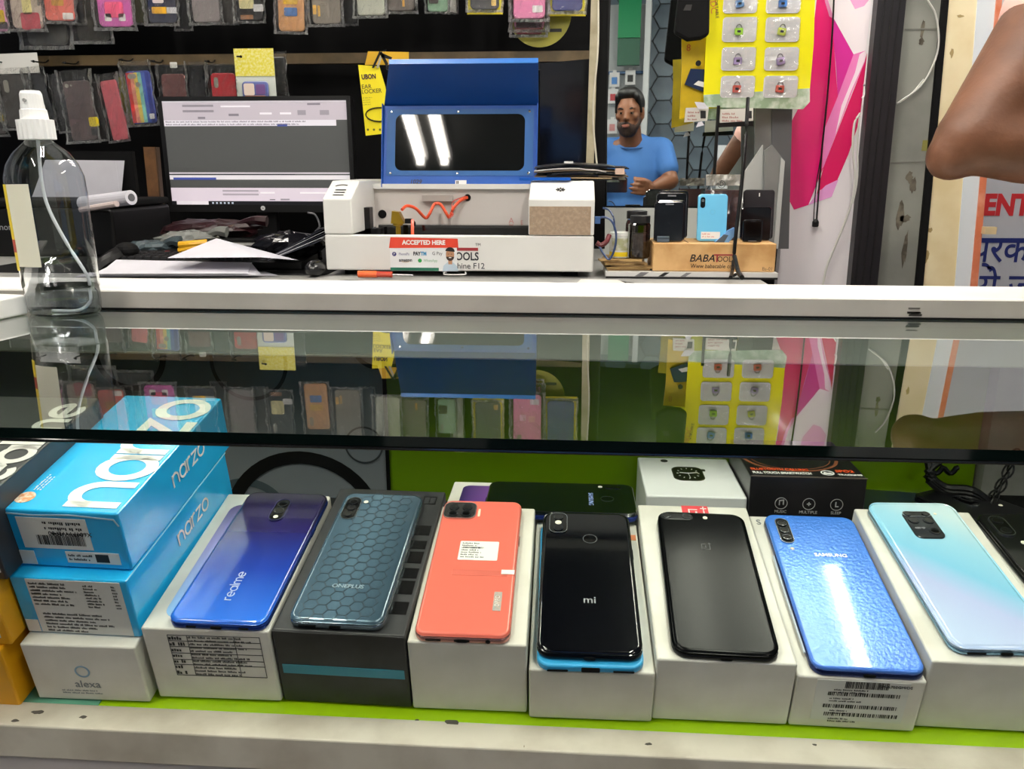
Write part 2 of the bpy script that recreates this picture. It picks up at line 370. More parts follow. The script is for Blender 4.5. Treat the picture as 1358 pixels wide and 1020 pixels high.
for (px, py, s, sd) in ((50, 945, .005, 5), (20, 956, .0035, 6), (110, 951, .004, 7), (600, 958, .0075, 8), (553, 955, .002, 9), (860, 987, .003, 10), (1080, 988, .002, 11)):
    c = atZ(px, py, RZ); r_ = random.Random(sd)
    P = [(c.x+s*math.cos(R(36*i))*r_.uniform(.5, 1.2), c.y+s*.5*math.sin(R(36*i))*r_.uniform(.5, 1.2)) for i in range(10)]
    cpart('scuff', MB().prism(P, RZ-.001, RZ+.0003, 'z'), mat('scuff_dark', '#4a4640', .8))
# rear panels of the case: grey with printed rings, then lime
xs = xx(512, 600, PY); xe = xx(1290, 640, PY)
gp = cpart('grey_back_panel', MB().box(XL, xs, PY, PY+.02, -1.0, -.051), mat('ring_print_grey', '#8b9096', .35, coat=.2))
for (px, py, rpx, bw, col, Y2) in ((405, 700, 108, 17, '#0c0c0e', .0014), (330, 690, 60, 11, '#4d5a60', .0010), (483, 590, 26, 2.5, '#3a3f43', .0012), (172, 470, 50, 8, '#0c0c0e', .0014), (330, 480, 53, 5, '#24282b', .0012), (500, 455, 36, 6, '#0c0c0e', .0014), (215, 690, 70, 12, '#0c0c0e', .0012)):
    c = atY(px, py, PY); sc = (c-CAM).dot(fwd)/F
    M = ci @ front(c.x, PY-.0001, c.z)
    ro = rpx*sc; ri = (rpx-bw)*sc; m = MB()
    P = [(ro*math.cos(R(i*7.5)), ri*math.cos(R(i*7.5)), ro*math.sin(R(i*7.5)), ri*math.sin(R(i*7.5))) for i in range(49)]
    for a, b in zip(P, P[1:]):
        if all(c.x+v < xs-.002 for v in (a[0], b[0])): m.add([(a[0], a[2], Y2), (a[1], a[3], Y2), (b[1], b[3], Y2), (b[0], b[2], Y2)], [(0, 1, 2, 3)])
    put('printed_ring', m, mat('ring_ink_'+col[1:], col, .4), cnt, M)
cpart('lime_back_panel', MB().box(xs+.004, xe, PY, PY+.02, -1.0, -.051), limedark)
cpart('panel_joint', MB().box(xs, xs+.004, PY-.004, PY+.02, -1.0, -.051), blackmat)
cpart('grey_end_panel', MB().box(xe+.004, XR, PY-.012, PY+.02, -1.0, -.051), mat('concrete_grey', '#94938d', .6, col2='#77766f', scale=14))
cpart('end_panel_left', MB().box(XL-.02, XL, GF, PY, -1.0, -.013), greyrail)
cpart('end_panel_right', MB().box(XR, XR+.02, GF, PY, -1.0, -.013), greyrail)
# ================================================================= work desk behind the counter
TZ = -.068
DXR = xx(1034, 372, 1.5)
desk = thing('work_desk', 'white work desk with printed black rings behind the glass counter', 'desk', T(0, 1.85, FLOOR))
di = T(0, -1.85, -FLOOR)
dt = put('desk_top', MB().box(-2.2, DXR, 1.30, 2.68, TZ-.03, TZ), mat('desk_laminate', '#979794', .4, var=.1, scale=7), desk, di)
put('desk_apron', MB().box(-2.18, DXR-.02, 1.32, 1.34, FLOOR+.1, TZ-.03), greyrail, desk, di)
for x in (-2.1, -.8, DXR-.07): put('leg', MB().box(x, x+.05, 1.36, 2.5, FLOOR, TZ-.03), greyrail, desk, di)
r_ = random.Random(3)
for n_ in range(16):
    x = -1.0+n_*.081+r_.uniform(-.03, .03); y = 1.36+r_.uniform(-.02, .2); ro = r_.uniform(.03, .07)
    put('printed_ring', ringmb(ro, ro*r_.choice((.75, .9)), .0006), mat('ring_ink_0c0c0e', '#0c0c0e', .4) if n_ % 3 else mat('ring_ink_888', '#8a8a8a', .4), desk, di @ T(x, y, TZ))
# ================================================================= boxes on the sloped shelf
def pxbox(bl, br, tl, rear=None, h0=0., L=None):
    """box standing on the sloped shelf (or h0 above it): its front-bottom corners, a front-top corner and a rear-top corner"""
    p0 = S0+SN*(h0+.0006); B0 = atP(*bl, p0, SN); B1 = atP(*br, p0, SN)
    ux = (B1-B0).normalized(); wd = (B1-B0).length; uy = SN.cross(ux)
    d = ray(*tl); best = None
    for k in range(1, 2000):
        q = B0+SN*(k*.0001); v = q-CAM; e = (v-d*(v.dot(d)/d.dot(d))).length
        if best is None or e < best[0]: best = (e, k*.0001)
    t = best[1]
    if rear: q = atP(*rear, p0+SN*t, SN); L = (q-B0).dot(uy)
    return frame(ux, uy, SN, (B0+B1)/2), wd, L, t
def carton(label, dims, m, sidem=None, group=None, lid=None, cat='box', name='phone_box', topm=None, band=None):
    M, wd, L, t = dims
    b = thing(name, label, cat, M, group); lh = lid if lid else t*.985
    base = put('base', MB().box(-wd/2+.0012, wd/2-.0012, .0012, L-.0012, 0, t-lh+.003), sidem or m, b)
    ld = put('lid', MB().box(-wd/2, wd/2, 0, L, t-lh, t), m, b); bevel(ld, .0018, 3); bevel(base, .001, 1)
    if topm: put('top_panel', MB().box(-wd/2+.0012, wd/2-.0012, .0012, L-.0012, t-.0004, t+.0003), topm, b)
    return b, wd, L, t, M
boxw = mat('box_white', '#dcdad2', .42, col2='#cdcac0', scale=16); boxg = mat('box_offwhite', '#d5d3c9', .45, col2='#c5c2b6', scale=12)
narzoB = mat('box_sky_blue', '#1fb0ee', .22, coat=.35); narzoS = mat('box_blue_side', '#1a94cf', .25, coat=.3)
txt = mat('print_black', '#1d1d1f', .6); lab = mat('label_paper', '#cfd0cc', .5); stick = mat('sticker_white', '#e4e3df', .5)
# --- alexa box and two blue boxes on top of it
dA = pxbox((52, 927.5), (200, 933), (30, 852), None, 0, .145)
alexa, aw, al, at_, MA = carton('plain white box with small ring logo under two blue boxes', dA, boxw, name='speaker_box')
put('ring_logo', ringmb(.0062, .0048, .0002, 28), mat('logo_blue', '#7fa0b8', .5), alexa, front(-.002, -.0003, at_*.55))
text('alexa', .0105, alexa, front(-.001, -.0003, at_*.55-.014), mat('logo_grey', '#777c80', .5))
put('small_print', print_lines(.05, .0055, 2, 4), mat('logo_grey', '#777c80'), alexa, front(-.024, -.0003, at_*.55-.0195))
d2 = pxbox((37, 838), (188, 846), (14, 762.5), None, at_, .19)
hN = at_+.0012
d2u = pxbox((21, 749), (176, 757), (3, 672), (175, 524), at_+d2[3]+.0006)
L2 = d2u[2]
d2 = (d2[0], d2[1], L2, d2[3])
def blue_box(dims, label):
    b, wd, L, t, M = carton(label, dims, narzoB, narzoB, lid=dims[3]*.999)
    return b, wd, L, t
lo, lw_, ll, lt = blue_box(d2, 'lower glossy blue phone box with large printed spec label')
up, uw, ul, ut = blue_box(d2u, 'upper glossy blue phone box with giant white lettering on top')
# top lettering of the upper box (reads along the length)
wm, wl = word('narzo', .043, .0102)
wm = put('lettering', wm, mat('print_white', '#efefec', .4), up, T(uw/2-.004, .010, ut+.0003) @ Matrix.Rotation(R(90), 4, 'Z') @ Matrix.Diagonal((ul*.93/wl, 1.0, 1, 1)))
put('round_badge', MB().lathe([(.0075, 0), (.0075, .0003)], 20), mat('badge_orange', '#e39a6a', .5, col2='#f2e6da', scale=260), up, T(-uw/2+.013, .016, ut))
put('small_print', print_lines(.034, .008, 3, 9), whiteink, up, T(-uw/2+.012, .026, ut+.0003) @ Matrix.Rotation(R(90), 4, 'Z'))
SIDE = lambda x, y, z: T(x, y, z) @ Matrix.Rotation(R(90), 4, 'Z') @ FRONT
wm2, w2 = word('narzo', .0115, .0019); put('lettering', wm2, whiteink, up, SIDE(uw/2+.0003, ul*.42, ut*.45))
wm2, w2 = word('narzo', .0115, .0019); put('lettering', wm2, whiteink, lo, SIDE(lw_/2+.0003, ll*.42, lt*.52))
# front label of the upper box (printed upside down)
put('front_label', MB().box(-uw*.36, uw*.22, -.0004, .0002, ut*.34, ut*.88), stick, up)
put('barcode', barcode(uw*.40, ut*.17, 3), txt, up, front(-uw*.23, -.0005, ut*.41))
put('small_print', print_lines(uw*.44, ut*.28, 3, 21), txt, up, front(uw*.17, -.0005, ut*.56, 180))
text('X6017YW2P00', .0055, up, front(uw*.06, -.0005, ut*.62, 180), txt)
put('front_strip', MB().box(-uw*.03, uw*.42, -.0004, .0002, ut*.10, ut*.30), stick, up)
put('front_strip', MB().box(-uw*.44, -uw*.30, -.0004, .0002, ut*.04, ut*.28), stick, up)
put('storage_badge', MB().box(uw*.22, uw*.33, -.0006, 0, ut*.13, ut*.27), txt, up)
put('small_print', print_lines(uw*.22, ut*.14, 2, 22), txt, up, front(-uw*.01, -.0005, ut*.27))
put('crease_wear', strokes([[(-uw*.48, 0), (-uw*.2, -.0012), (uw*.1, .0003), (uw*.46, -.0022), (uw*.49, -.008)]], .0012), mat('wear_pale', '#9fc9dc', .6), up, front(0, -.0004, ut-.003))
# spec label of the lower box
put('spec_label', MB().box(-lw_*.36, lw_*.44, -.0004, .0002, lt*.03, lt*.97), lab, lo)
for k, (x, z, wd, ht, n) in enumerate(((-.34, .93, .44, .42, 7), (.12, .92, .16, .42, 8), (.36, .92, .05, .42, 8), (-.30, .40, .70, .36, 6))):
    put('small_print', print_lines(lw_*wd, lt*ht, n, 30+k), txt, lo, front(lw_*x, -.0005, lt*z))
put('front_strip', MB().box(-lw_*.48, -lw_*.37, -.0004, .0002, lt*.03, lt*.24), stick, lo)
put('wrap_edge_glint', MB().tube([(lw_/2, 0, lt), (lw_/2, ll, lt)], .0006, 6), mat('wrap_glint', '#8fd4f2', .1), lo)  # pale opaque tube paints the glint along the wrapped edge
# --- yellow boxes and the black box at the left edge
yel = mat('box_mustard', '#e2a109', .45, var=.08, scale=10)
dY = pxbox((-150, 930), (28, 938), (-168, 848), None, 0, .17); y1, w1, l1, t1, _ = carton('lower mustard yellow box at the left end of the shelf', dY, yel, name='accessory_box')
dY2 = pxbox((-165, 849), (17, 857), (-182, 767), None, t1, .17); y2, w2_, l2_, t2, _ = carton('upper mustard yellow box with white label under a black box', dY2, yel, name='accessory_box')
put('front_label', MB().box(w2_*.30, w2_*.44, -.0004, .0002, t2*.15, t2*.75), stick, y2)
dK = pxbox((-190, 764), (11, 771), (-210, 652), (-60, 524), t1+t2+.0006)
kb, kw, kl, kt, _ = carton('charcoal phone box with big pale lettering left of the blue boxes', dK, mat('box_charcoal', '#2b2b2f', .4, var=.2, scale=40))
km, kl2 = word('ealme', .031, .0078); put('lettering', km, mat('print_pale', '#cfcbc8', .5), kb, T(kw/2-.002, .028, kt+.0003) @ Matrix.Rotation(R(90), 4, 'Z') @ Matrix.Diagonal((.75, .82, 1, 1)))
put('front_label', MB().box(kw*.40, kw*.475, -.0004, .0002, kt*.12, kt*.32), stick, kb)
put('corner_label', MB().box(kw*.38, kw*.46, -.0004, .0002, kt*.86, kt*.985), stick, kb)
# --- white box C with spec table
dC = pxbox((212, 926), (374, 932), (188, 832), (321, 655)); cb, cw, cl, ct, MC = carton('white phone box with a printed spec table on its front', dC, boxw)
fx0, fx1, fz0, fz1 = -cw*.30, cw*.42, ct*.36, ct*.92
tb = MB()
for a, b in ((0, 1), (0, .86), (0, .72), (0, .56), (0, .40), (0, .27), (0, .0)): z = fz0+(fz1-fz0)*b; tb.box(fx0, fx1, -.0004, 0, z-.00012, z+.00012)
for x in (fx0, fx0+(fx1-fx0)*.21, fx0+(fx1-fx0)*.72, fx1): tb.box(x-.00012, x+.00012, -.0004, 0, fz0, fz1)
put('spec_table', tb, txt, cb)
put('small_print', print_lines((fx1-fx0)*.19, fz1-fz0, 7, 41), txt, cb, front(fx0+.0006, -.0004, fz1))
put('small_print', print_lines((fx1-fx0)*.76, fz1-fz0, 12, 42), txt, cb, front(fx0+(fx1-fx0)*.22, -.0004, fz1))
# printed phone picture on the lid
pp = [atP(*p, MC.translation+SN*ct, SN) for p in ((214, 826), (352, 832), (303, 690), (436, 660))]
MCi = MC.inverted(); lp = [MCi @ p for p in pp]
put('printed_phone', MB().prism(rr(.074, .155, .011, 5), 0, .0003), grad('print_lilac', 'Y', -.08, .08, [(0, '#7fb4e0'), (.6, '#9a94cf'), (1, '#54406e')], .3), cb, T(lp[0].x+.0345, .090, ct))
put('orange_tab', MB().box(-cw*.05, cw*.18, cl-.004, cl-.0005, ct, ct+.0003), mat('tab_orange', '#d99a2e', .5), cb)
# --- black box D with teal stripe
dD = pxbox((377, 930), (546, 940), (364, 834), (452, 647)); db, dw, dl, dt_, MD = carton('worn black phone box with a teal stripe across its front', dD, mat('box_black', '#1a1b1d', .5, col2='#26272a', scale=30), lid=dD[3]*.99)
put('teal_stripe', MB().box(-dw*.46, dw*.47, -.0004, .0004, dt_*.42, dt_*.54), mat('teal', '#1c7f95', .4), db)
gm = mat('glossy_black_print', '#0c0c0d', .25)
for k, (y, a) in enumerate(((.14, .030), (.26, .036), (.36, .026), (.46, .034), (.56, .022), (.66, .03))):
    put('printed_block', MB().box(dw/2-.030, dw/2-.004, y*dl-.004, y*dl+a*.35, dt_, dt_+.0003), gm, db)
put('square_logo', frame_rr(.013, .013, .0005, .0013, .0003), mat('logo_dark', '#000000', .3), db, T(dw/2-.013, dl-.016, dt_))
text('1', .008, db, T(dw/2-.013, dl-.0165, dt_+.0003), mat('logo_dark', '#000000', .3))
put('worn_edge', strokes([[(-dw*.495, 0), (-dw*.2, -.0005), (dw*.2, .0004), (dw*.495, -.0003)]], .0009), mat('wear_grey', '#4b4b4c', .8), db, front(0, -.0002, dt_-.0008))
# --- E white box under the coral phone
dE = pxbox((548, 941), (699, 947), (541, 851), (583, 671)); eb, ew, el, et, ME = carton('plain white phone box under the coral phone', dE, boxg)
# --- F white box under black phone in blue case
dF = pxbox((701.6, 953), (864, 959), (700, 888), (713, 692)); fb, fw, fl, ft, MF = carton('low white phone box under the blue cased glossy black phone', dF, boxg)
put('orange_mark', MB().box(fw/2-.012, fw/2-.002, fl-.026, fl-.018, ft, ft+.0003), mat('mark_orange', '#e58a58', .5), fb)
# --- G white box with red label
dG = pxbox((864, 955), (1043, 963), (868, 874), (845, 669)); gb, gw, gl, gt_, MG = carton('white phone box with red logo label at its rear edge', dG, boxw)
redM = mat('label_red', '#d8414a', .4)
g0 = MG.inverted() @ atP(903, 670.5, MG.translation+SN*gt_, SN); g1 = MG.inverted() @ atP(932, 684, MG.translation+SN*gt_, SN)
put('red_label', MB().box(g0.x, g0.x+.025, gl-.026, gl-.0004, gt_, gt_+.0003), redM, gb)
put('square_logo', strokes([[(.008, .004), (.008, -.008), (-.006, -.008), (-.006, .006), (.002, .006)], [(.008, .005), (.008, .011)], [(.005, .008), (.011, .008)]], .0013), whiteink, gb, T(g0.x+.0125, gl-.013, gt_+.0004))
text('1', .011, gb, T(g0.x+.0132, gl-.0145, gt_+.0004), whiteink, bold=.0004)
# --- H white box with imei label under blue phone
dH = pxbox((1045, 963), (1211, 972), (1056, 896), (996, 684)); hb, hw, hl, ht, MH = carton('white phone box with a grey barcode label on its front', dH, boxw)
put('front_label', MB().box(-hw*.34, hw*.38, -.0004, .0002, ht*.18, ht*.96), lab, hb)
for k, (x, z, wd, hh) in enumerate(((-.12, .82, .34, .13), (-.24, .67, .56, .07), (-.26, .43, .58, .07), (-.24, .27, .58, .07))):
    put('barcode', barcode(hw*wd, ht*hh, 60+k), txt, hb, front(hw*x, -.0005, ht*z))
for k, (x, z, wd) in enumerate(((-.20, .81, .30), (-.22, .64, .30), (-.20, .40, .26), (-.2, .24, .26))):
    put('small_print', print_lines(hw*wd, ht*.10, 2, 70+k), txt, hb, front(hw*x, -.0005, ht*z))
text('SM-A705GM/DS', .0036, hb, front(hw*.27, -.0005, ht*.88), txt)
h0 = MH.inverted() @ atP(1006, 693, MH.translation+SN*ht, SN)
text('S', .011, hb, T(h0.x, h0.y, ht+.0002), mat('logo_grey', '#777c80'))
# --- I white box under pale blue phone
dI = pxbox((1211, 965), (1400, 975), (1239, 878), (1129, 674)); ib, iw, il, it, MI = carton('large white phone box at the right end under the pale blue phone', dI, boxw)
# ================================================================= phones
def pxphone(M, top, FL, FR, RL, RR):
    n = Vector((M[0][2], M[1][2], M[2][2])); p0 = M.translation+n*(top+.004)
    a, b, c, d = [atP(*p, p0, n) for p in (FL, FR, RL, RR)]
    uy = ((c-a)+(d-b)).normalized(); uy = (uy-n*uy.dot(n)).normalized(); ux = uy.cross(n)
    wd = ((b-a).dot(ux)+(d-c).dot(ux))/2; ln = ((c-a).dot(uy)+(d-b).dot(uy))/2
    ctr = (a+b+c+d)/4-n*.004+n*.0002
    return frame(ux, uy, n, ctr), wd, ln
fram = mat('phone_frame_dark', '#1a1c22', .3, .6)
lensM = mat('lens_black', '#050506', .05, coat=1); lensR = mat('lens_ring', '#6c7076', .25, 1)
def phone(label, dims, back, frm, t=.0085, r=.009, e=.003, group=None, cat='phone', name='smartphone'):
    M, wd, ln = dims; p = thing(name, label, cat, M, group)
    put('frame', rslab(wd, ln, t*.62, r, min(e*.6, t*.25), 6), frm, p, smooth=True)
    put('back_panel', rslab(wd-.0006, ln-.0006, t*.55, r, e, 6, 4, z0=t*.45), back, p, smooth=False)
    bp = [c for c in p.children if c.name.startswith('back_panel')][0]
    for f in bp.data.polygons: f.use_smooth = len(f.vertices) == 4
    put('charge_port', MB().prism(rr(.009, .0028, .0013, 3), 0, .0008), blackmat, p, front(0, -ln/2-.0001, t*.34))
    put('side_button', MB().box(wd/2-.0006, wd/2+.0006, ln*.16, ln*.23, t*.22, t*.42), frm, p)
    return p, wd, ln, t
def lens(p, x, y, z, r):
    put('lens', MB().lathe([(r, 0), (r, .0006), (r*.8, .0007)], 18), lensM, p, T(x, y, z)); put('lens_ring', ringmb(r*1.12, r*.92, .0008, 18), lensR, p, T(x, y, z))
def pill(p, x, y, z, wd, ln, r, h, m, nm='camera_bump', rim=None):
    o = put(nm, rslab(wd, ln, h+.0008, r, .0006, 6, 2), m, p, T(x, y, z-.0008))
    if rim: put('bump_rim', frame_rr(wd+.0010, ln+.0010, r+.0005, .0007, h+.0003), rim, p, T(x, y, z))
    return o
def flash(p, x, y, z, r=.0022): put('flash', MB().lathe([(r, 0), (r, .0004)], 14), mat('flash_lens', '#e6e2d2', .15), p, T(x, y, z))
def slots(p, ln, t, xs, wd=.008):
    for x in xs: put('speaker_slot', MB().prism(rr(wd, .0016, .0007, 2), 0, .0006), blackmat, p, front(x, -ln/2-.0001, t*.34))
silver = mat('silver_rim', '#c8ccd2', .2, 1)
# 1 blue-purple
dm = pxphone(MC, ct, (221, 827), (352, 835), (333, 656), (437, 660))
p, wd, ln, t = phone('glossy phone fading from dark purple to bright blue on white box', dm, grad('back_blue_purple', 'Y', -.085, .085, [(0, '#2a6ad6'), (.35, '#1a3a9e'), (.68, '#221b54'), (1, '#171029')], .14, .8), mat('frame_blue', '#1e3f96', .25, .7))
pill(p, .001, ln*.33, t, .013, .033, .0065, .0009, blackgloss, rim=mat('rim_violet', '#4a4a70', .3, .8)); lens(p, .001, ln*.33+.009, t+.0008, .0045); lens(p, .001, ln*.33-.002, t+.0008, .0045); flash(p, .001, ln*.33-.0115, t+.0009)
wm_, wl_ = word('realme', .0075, .0012); put('logo', wm_, mat('logo_silver', '#b9c4de', .3), p, T(.003, -ln*.36, t) @ Matrix.Rotation(R(90), 4, 'Z') @ Matrix.Scale(.75, 4))
slots(p, ln, t, (-.02, .022))
# 2 hexagon case
dm = pxphone(MD, dt_, (379, 829), (509, 832), (461, 658), (562, 661))
p, wd, ln, t = phone('grey blue phone with hexagon patterned back on black box', dm, grad('back_slate', 'X', -.036, .036, [(0, '#4c6577'), (.45, '#5d7a8e'), (1, '#3b5160')], .22, .6, .35), mat('frame_slate', '#8ca0ad', .22, .9))
hx_ = MB(); s = .0062
for i in range(-12, 13):
    for j in range(-22, 23):
        cx = i*s*1.5+.004; cy = (j+.5*(i % 2))*s*math.sqrt(3)*.999
        d_ = cx*1.0+cy*.28
        if abs(cx) < wd/2-.006 and abs(cy) < ln/2-.007 and (-.034 < cx-.008-(cy*.10) < .026):
            P = [(cx+s*.98*math.cos(R(60*k)), cy+s*.98*math.sin(R(60*k))) for k in range(7)]; q = strokes([P], .0007, .00015); hx_.add(q.v, q.f)
put('hexagon_lines', hx_, mat('hex_line', '#253541', .4), p, T(0, 0, t))
pill(p, -wd*.34, ln*.34, t, .0135, .034, .0065, .0012, blackgloss, rim=silver)
for k in (-1, 0, 1): lens(p, -wd*.34, ln*.34+k*.0095, t+.0012, .0036)
flash(p, -wd*.34+.011, ln*.34+.012, t); text('ONEPLUS', .0062, p, T(0, -ln*.27, t+.0002), mat('logo_slate', '#93a6b3', .35), bold=.0001)
slots(p, ln, t, (-.022,), .014)
# 3 coral
dm = pxphone(ME, et, (548, 845), (677, 852), (591, 668), (692, 670))
p, wd, ln, t = phone('coral pink phone with square camera and white info sticker', dm, mat('back_coral', '#dc6a5a', .30, coat=.15), mat('frame_rose', '#c9948c', .25, .8), r=.0085, e=.0025)
pill(p, -wd*.27, ln*.395, t, .029, .024, .006, .0012, mat('bump_grey', '#2a2828', .15, coat=.8), rim=silver)
for k in (-1, 1):
    for j in (-1, 1): lens(p, -wd*.27+k*.0062, ln*.395+j*.005, t+.0012, .0042)
put('flash', MB().prism(rr(.0022, .012, .001, 3), 0, .0003), mat('flash_bar', '#f1d9c4', .2), p, T(-.002, ln*.385, t))
put('info_sticker', MB().prism(rr(.034, .026, .001, 2), 0, .0003), stick, p, T(.003, ln*.07, t))
put('sticker_print', print_lines(.028, .022, 7, 81, .7), txt, p, T(-.012, ln*.07+.0115, t+.0003)); put('barcode', barcode(.018, .002, 82), txt, p, T(-.011, ln*.07+.003, t+.0003))
put('film_strip', MB().box(-.016, .030, -ln*.115, -ln*.075, t, t+.0002), mat('film_coral', '#d06c5e', .12), p)
put('peeling_tab', MB().box(wd/2-.012, wd/2-.001, -ln*.10, -ln*.07, t+.0002, t+.0006), stick, p)
put('logo_sticker', MB().prism(rr(.0065, .022, .0006, 2), 0, .0003), mat('holo_silver', '#cbb3a6', .25, .2, col2='#a9b0ae', scale=300), p, T(wd*.33, -ln*.285, t))
text('OPPO', .0052, p, T(wd*.33, -ln*.285, t+.0004) @ Matrix.Rotation(R(90), 4, 'Z'), mat('logo_pale', '#dcd3cc', .4))
slots(p, ln, t, (-.022, .0), .012); put('audio_jack', MB().lathe([(.0019, 0), (.0019, .0006)], 12), blackmat, p, front(.02, -ln/2-.0001, t*.34))
# 4 blue case + glossy black phone in it
dm = pxphone(MF, ft, (713, 886), (854, 890), (716, 698), (832, 697))
M, wd, ln = dm; c4 = thing('phone_case', 'sky blue back cover lying under the glossy black phone', 'phone case', M)
put('case_body', rslab(wd, ln, .0065, .011, .002, 6), mat('case_sky', '#2f9fd6', .4), c4, smooth=False)
put('charge_cutout', MB().prism(rr(.014, .0045, .001, 3), 0, .0006), blackmat, c4, front(0, -ln/2-.0001, .0035)); slots(c4, ln, .0065, (-.025, .025), .016)
dm = pxphone(MF, ft+.0068, (713, 868), (852, 876), (719, 683), (835, 686))
p, wd, ln, t = phone('glossy black phone with oval fingerprint sensor lying in blue cover', dm, mat('back_black_gloss', '#04050a', .08, coat=.3), mat('frame_black', '#0b0c10', .2, .5), r=.011, e=.0034)
pill(p, -wd*.32, ln*.395, t, .016, .030, .006, .0008, blackgloss, rim=silver); lens(p, -wd*.32, ln*.395+.0085, t+.0008, .004); flash(p, -wd*.32, ln*.395, t+.0008, .003); lens(p, -wd*.32, ln*.395-.0085, t+.0008, .004)
put('fingerprint_ring', ringmb(.0066, .0059, .0003, 26), silver, p, T(.003, ln*.27, t)); put('fingerprint_pad', MB().lathe([(.0058, 0), (.0058, .0002)], 22), blackgloss, p, T(.003, ln*.27, t))
text('mi', .011, p, T(.001, -ln*.18, t+.0002), mat('logo_grey2', '#8d8f94', .4), bold=.0001)
# 5 matte black on red-label box
dm = pxphone(MG, gt_, (893, 869), (1035, 876), (870, 683), (985, 685))
p, wd, ln, t = phone('satin black phone with dual camera strip on red labelled box', dm, mat('back_satin_black', '#07080a', .20, 0, .09), mat('frame_satin', '#16171b', .4, .4), t=.0078, r=.012, e=.0035)
pill(p, -wd*.28, ln*.45, t, .030, .0095, .0045, .0007, mat('bump_satin', '#101115', .3)); lens(p, -wd*.28-.009, ln*.45, t+.0007, .0036); lens(p, -wd*.28+.009, ln*.45, t+.0007, .0036); flash(p, .004, ln*.45, t)
put('logo', strokes([[(.003, .002), (.003, -.004), (-.004, -.004), (-.004, .003), (0, .003)], [(.003, .0025), (.003, .0055)], [(.0015, .004), (.0045, .004)]], .0007), mat('logo_black', '#2b2c31', .3), p, T(0, ln*.21, t)); text('1', .0055, p, T(-.0005, ln*.207, t+.0001), mat('logo_black', '#050506', .2))
# 6 blue textured
dm = pxphone(MH, ht, (1080, 893), (1227, 897), (1010, 688), (1130, 689))
p, wd, ln, t = phone('bright blue phone with textured shiny back and corner camera strip', dm, grad('back_azure', 'D', -.09, .09, [(0, '#4a7fe2'), (.5, '#4484e6'), (1, '#3f80e4')], .22, .5, .2, .22, 330), mat('frame_navy', '#1b2c63', .25, .7), r=.010, e=.0022)
pill(p, -wd*.33, ln*.36, t, .0115, .037, .0055, .0009, blackgloss, rim=silver)
for k in (-1, 0, 1): lens(p, -wd*.33, ln*.36+k*.0105, t+.0009, .0038)
flash(p, -wd*.31, ln*.36-.026, t, .0018); text('SAMSUNG', .0062, p, T(.006, ln*.19, t+.0002), mat('logo_white', '#e6ecf6', .3), bold=.0002)
put('clear_cover_edge', MB().tube([(-wd/2-.001, -ln*.4, t*.4), (-wd/2-.0015, 0, t*.4), (-wd/2-.001, ln*.2, t*.4)], .0010, 6), mat('tpu_edge', '#b9c2cc', .1), p)
# 7 pale blue
dm = pxphone(MI, it, (1262, 864), (1410, 868), (1148, 672), (1258, 671))
p, wd, ln, t = phone('pearly pale blue phone with square four lens camera block', dm, grad('back_pearl', 'D', -.10, .10, [(0, '#b9cdee'), (.28, '#b6c4ec'), (.5, '#86c8e8'), (.75, '#9bd3ea'), (1, '#c4dfe6')], .16, .8), mat('frame_paleblue', '#7fa5bd', .2, .7), r=.011, e=.004)
pill(p, -.001, ln*.305, t, .026, .040, .006, .0012, mat('bump_slate', '#22252b', .15, coat=.6)); pill(p, -.001, ln*.305+.0155, t+.0004, .024, .007, .0032, .0010, blackgloss, 'lens_strip', silver)
for k in (-1, 1): lens(p, -.001+k*.008, ln*.305+.0155, t+.0014, .0028)
lens(p, -.007, ln*.305+.006, t+.0012, .0042); lens(p, .006, ln*.305+.006, t+.0012, .0042); lens(p, .005, ln*.305-.010, t+.0012, .0042); text('48MP', .0042, p, T(-.006, ln*.305-.006, t+.0013), mat('logo_grey2', '#8d8f94'))
flash(p, .017, ln*.40, t, .0015); slots(p, ln, t, (-.022,), .014)
# 8 black phone on the right edge, and the one behind it
pl0 = MI.translation+SN*(it*.72)
Mx = frame(Vector((1, 0, 0)), SY, SN, pl0)
base8 = pxbox((1330, 960), (1480, 965), (1340, 872), None, 0, .17)
M8 = base8[0].copy(); M8.translation = M8.translation+Vector((.062, .02, 0)); b8, bw8, bl8, bt8, M8 = carton('white box beyond the right end under a black phone', (M8, .085, .17, it*.6), boxw)
dm = pxphone(M8, it*.6, (1420, 850), (1560, 852), (1293, 686), (1395, 686))
p, wd, ln, t = phone('black phone with chrome framed camera pill at the right edge', dm, mat('back_black2', '#0c0c10', .15, coat=.6), mat('frame_chrome_black', '#4e5158', .2, .9), r=.010, e=.002)
pill(p, -wd*.30, ln*.37, t, .015, .030, .0065, .0011, blackgloss, rim=silver); lens(p, -wd*.30, ln*.37+.008, t+.001, .0045); lens(p, -wd*.30, ln*.37-.008, t+.001, .0045); flash(p, -wd*.20, ln*.22, t, .0028)
# ---- second row on the rear deck
def flatbox(label, x0, x1, y0, y1, z0, z1, m, name='accessory_box', rot=0):
    M = T((x0+x1)/2, y0, z0) @ Matrix.Rotation(R(rot), 4, 'Z'); return carton(label, (M, x1-x0, y1-y0, z1-z0), m, name=name)
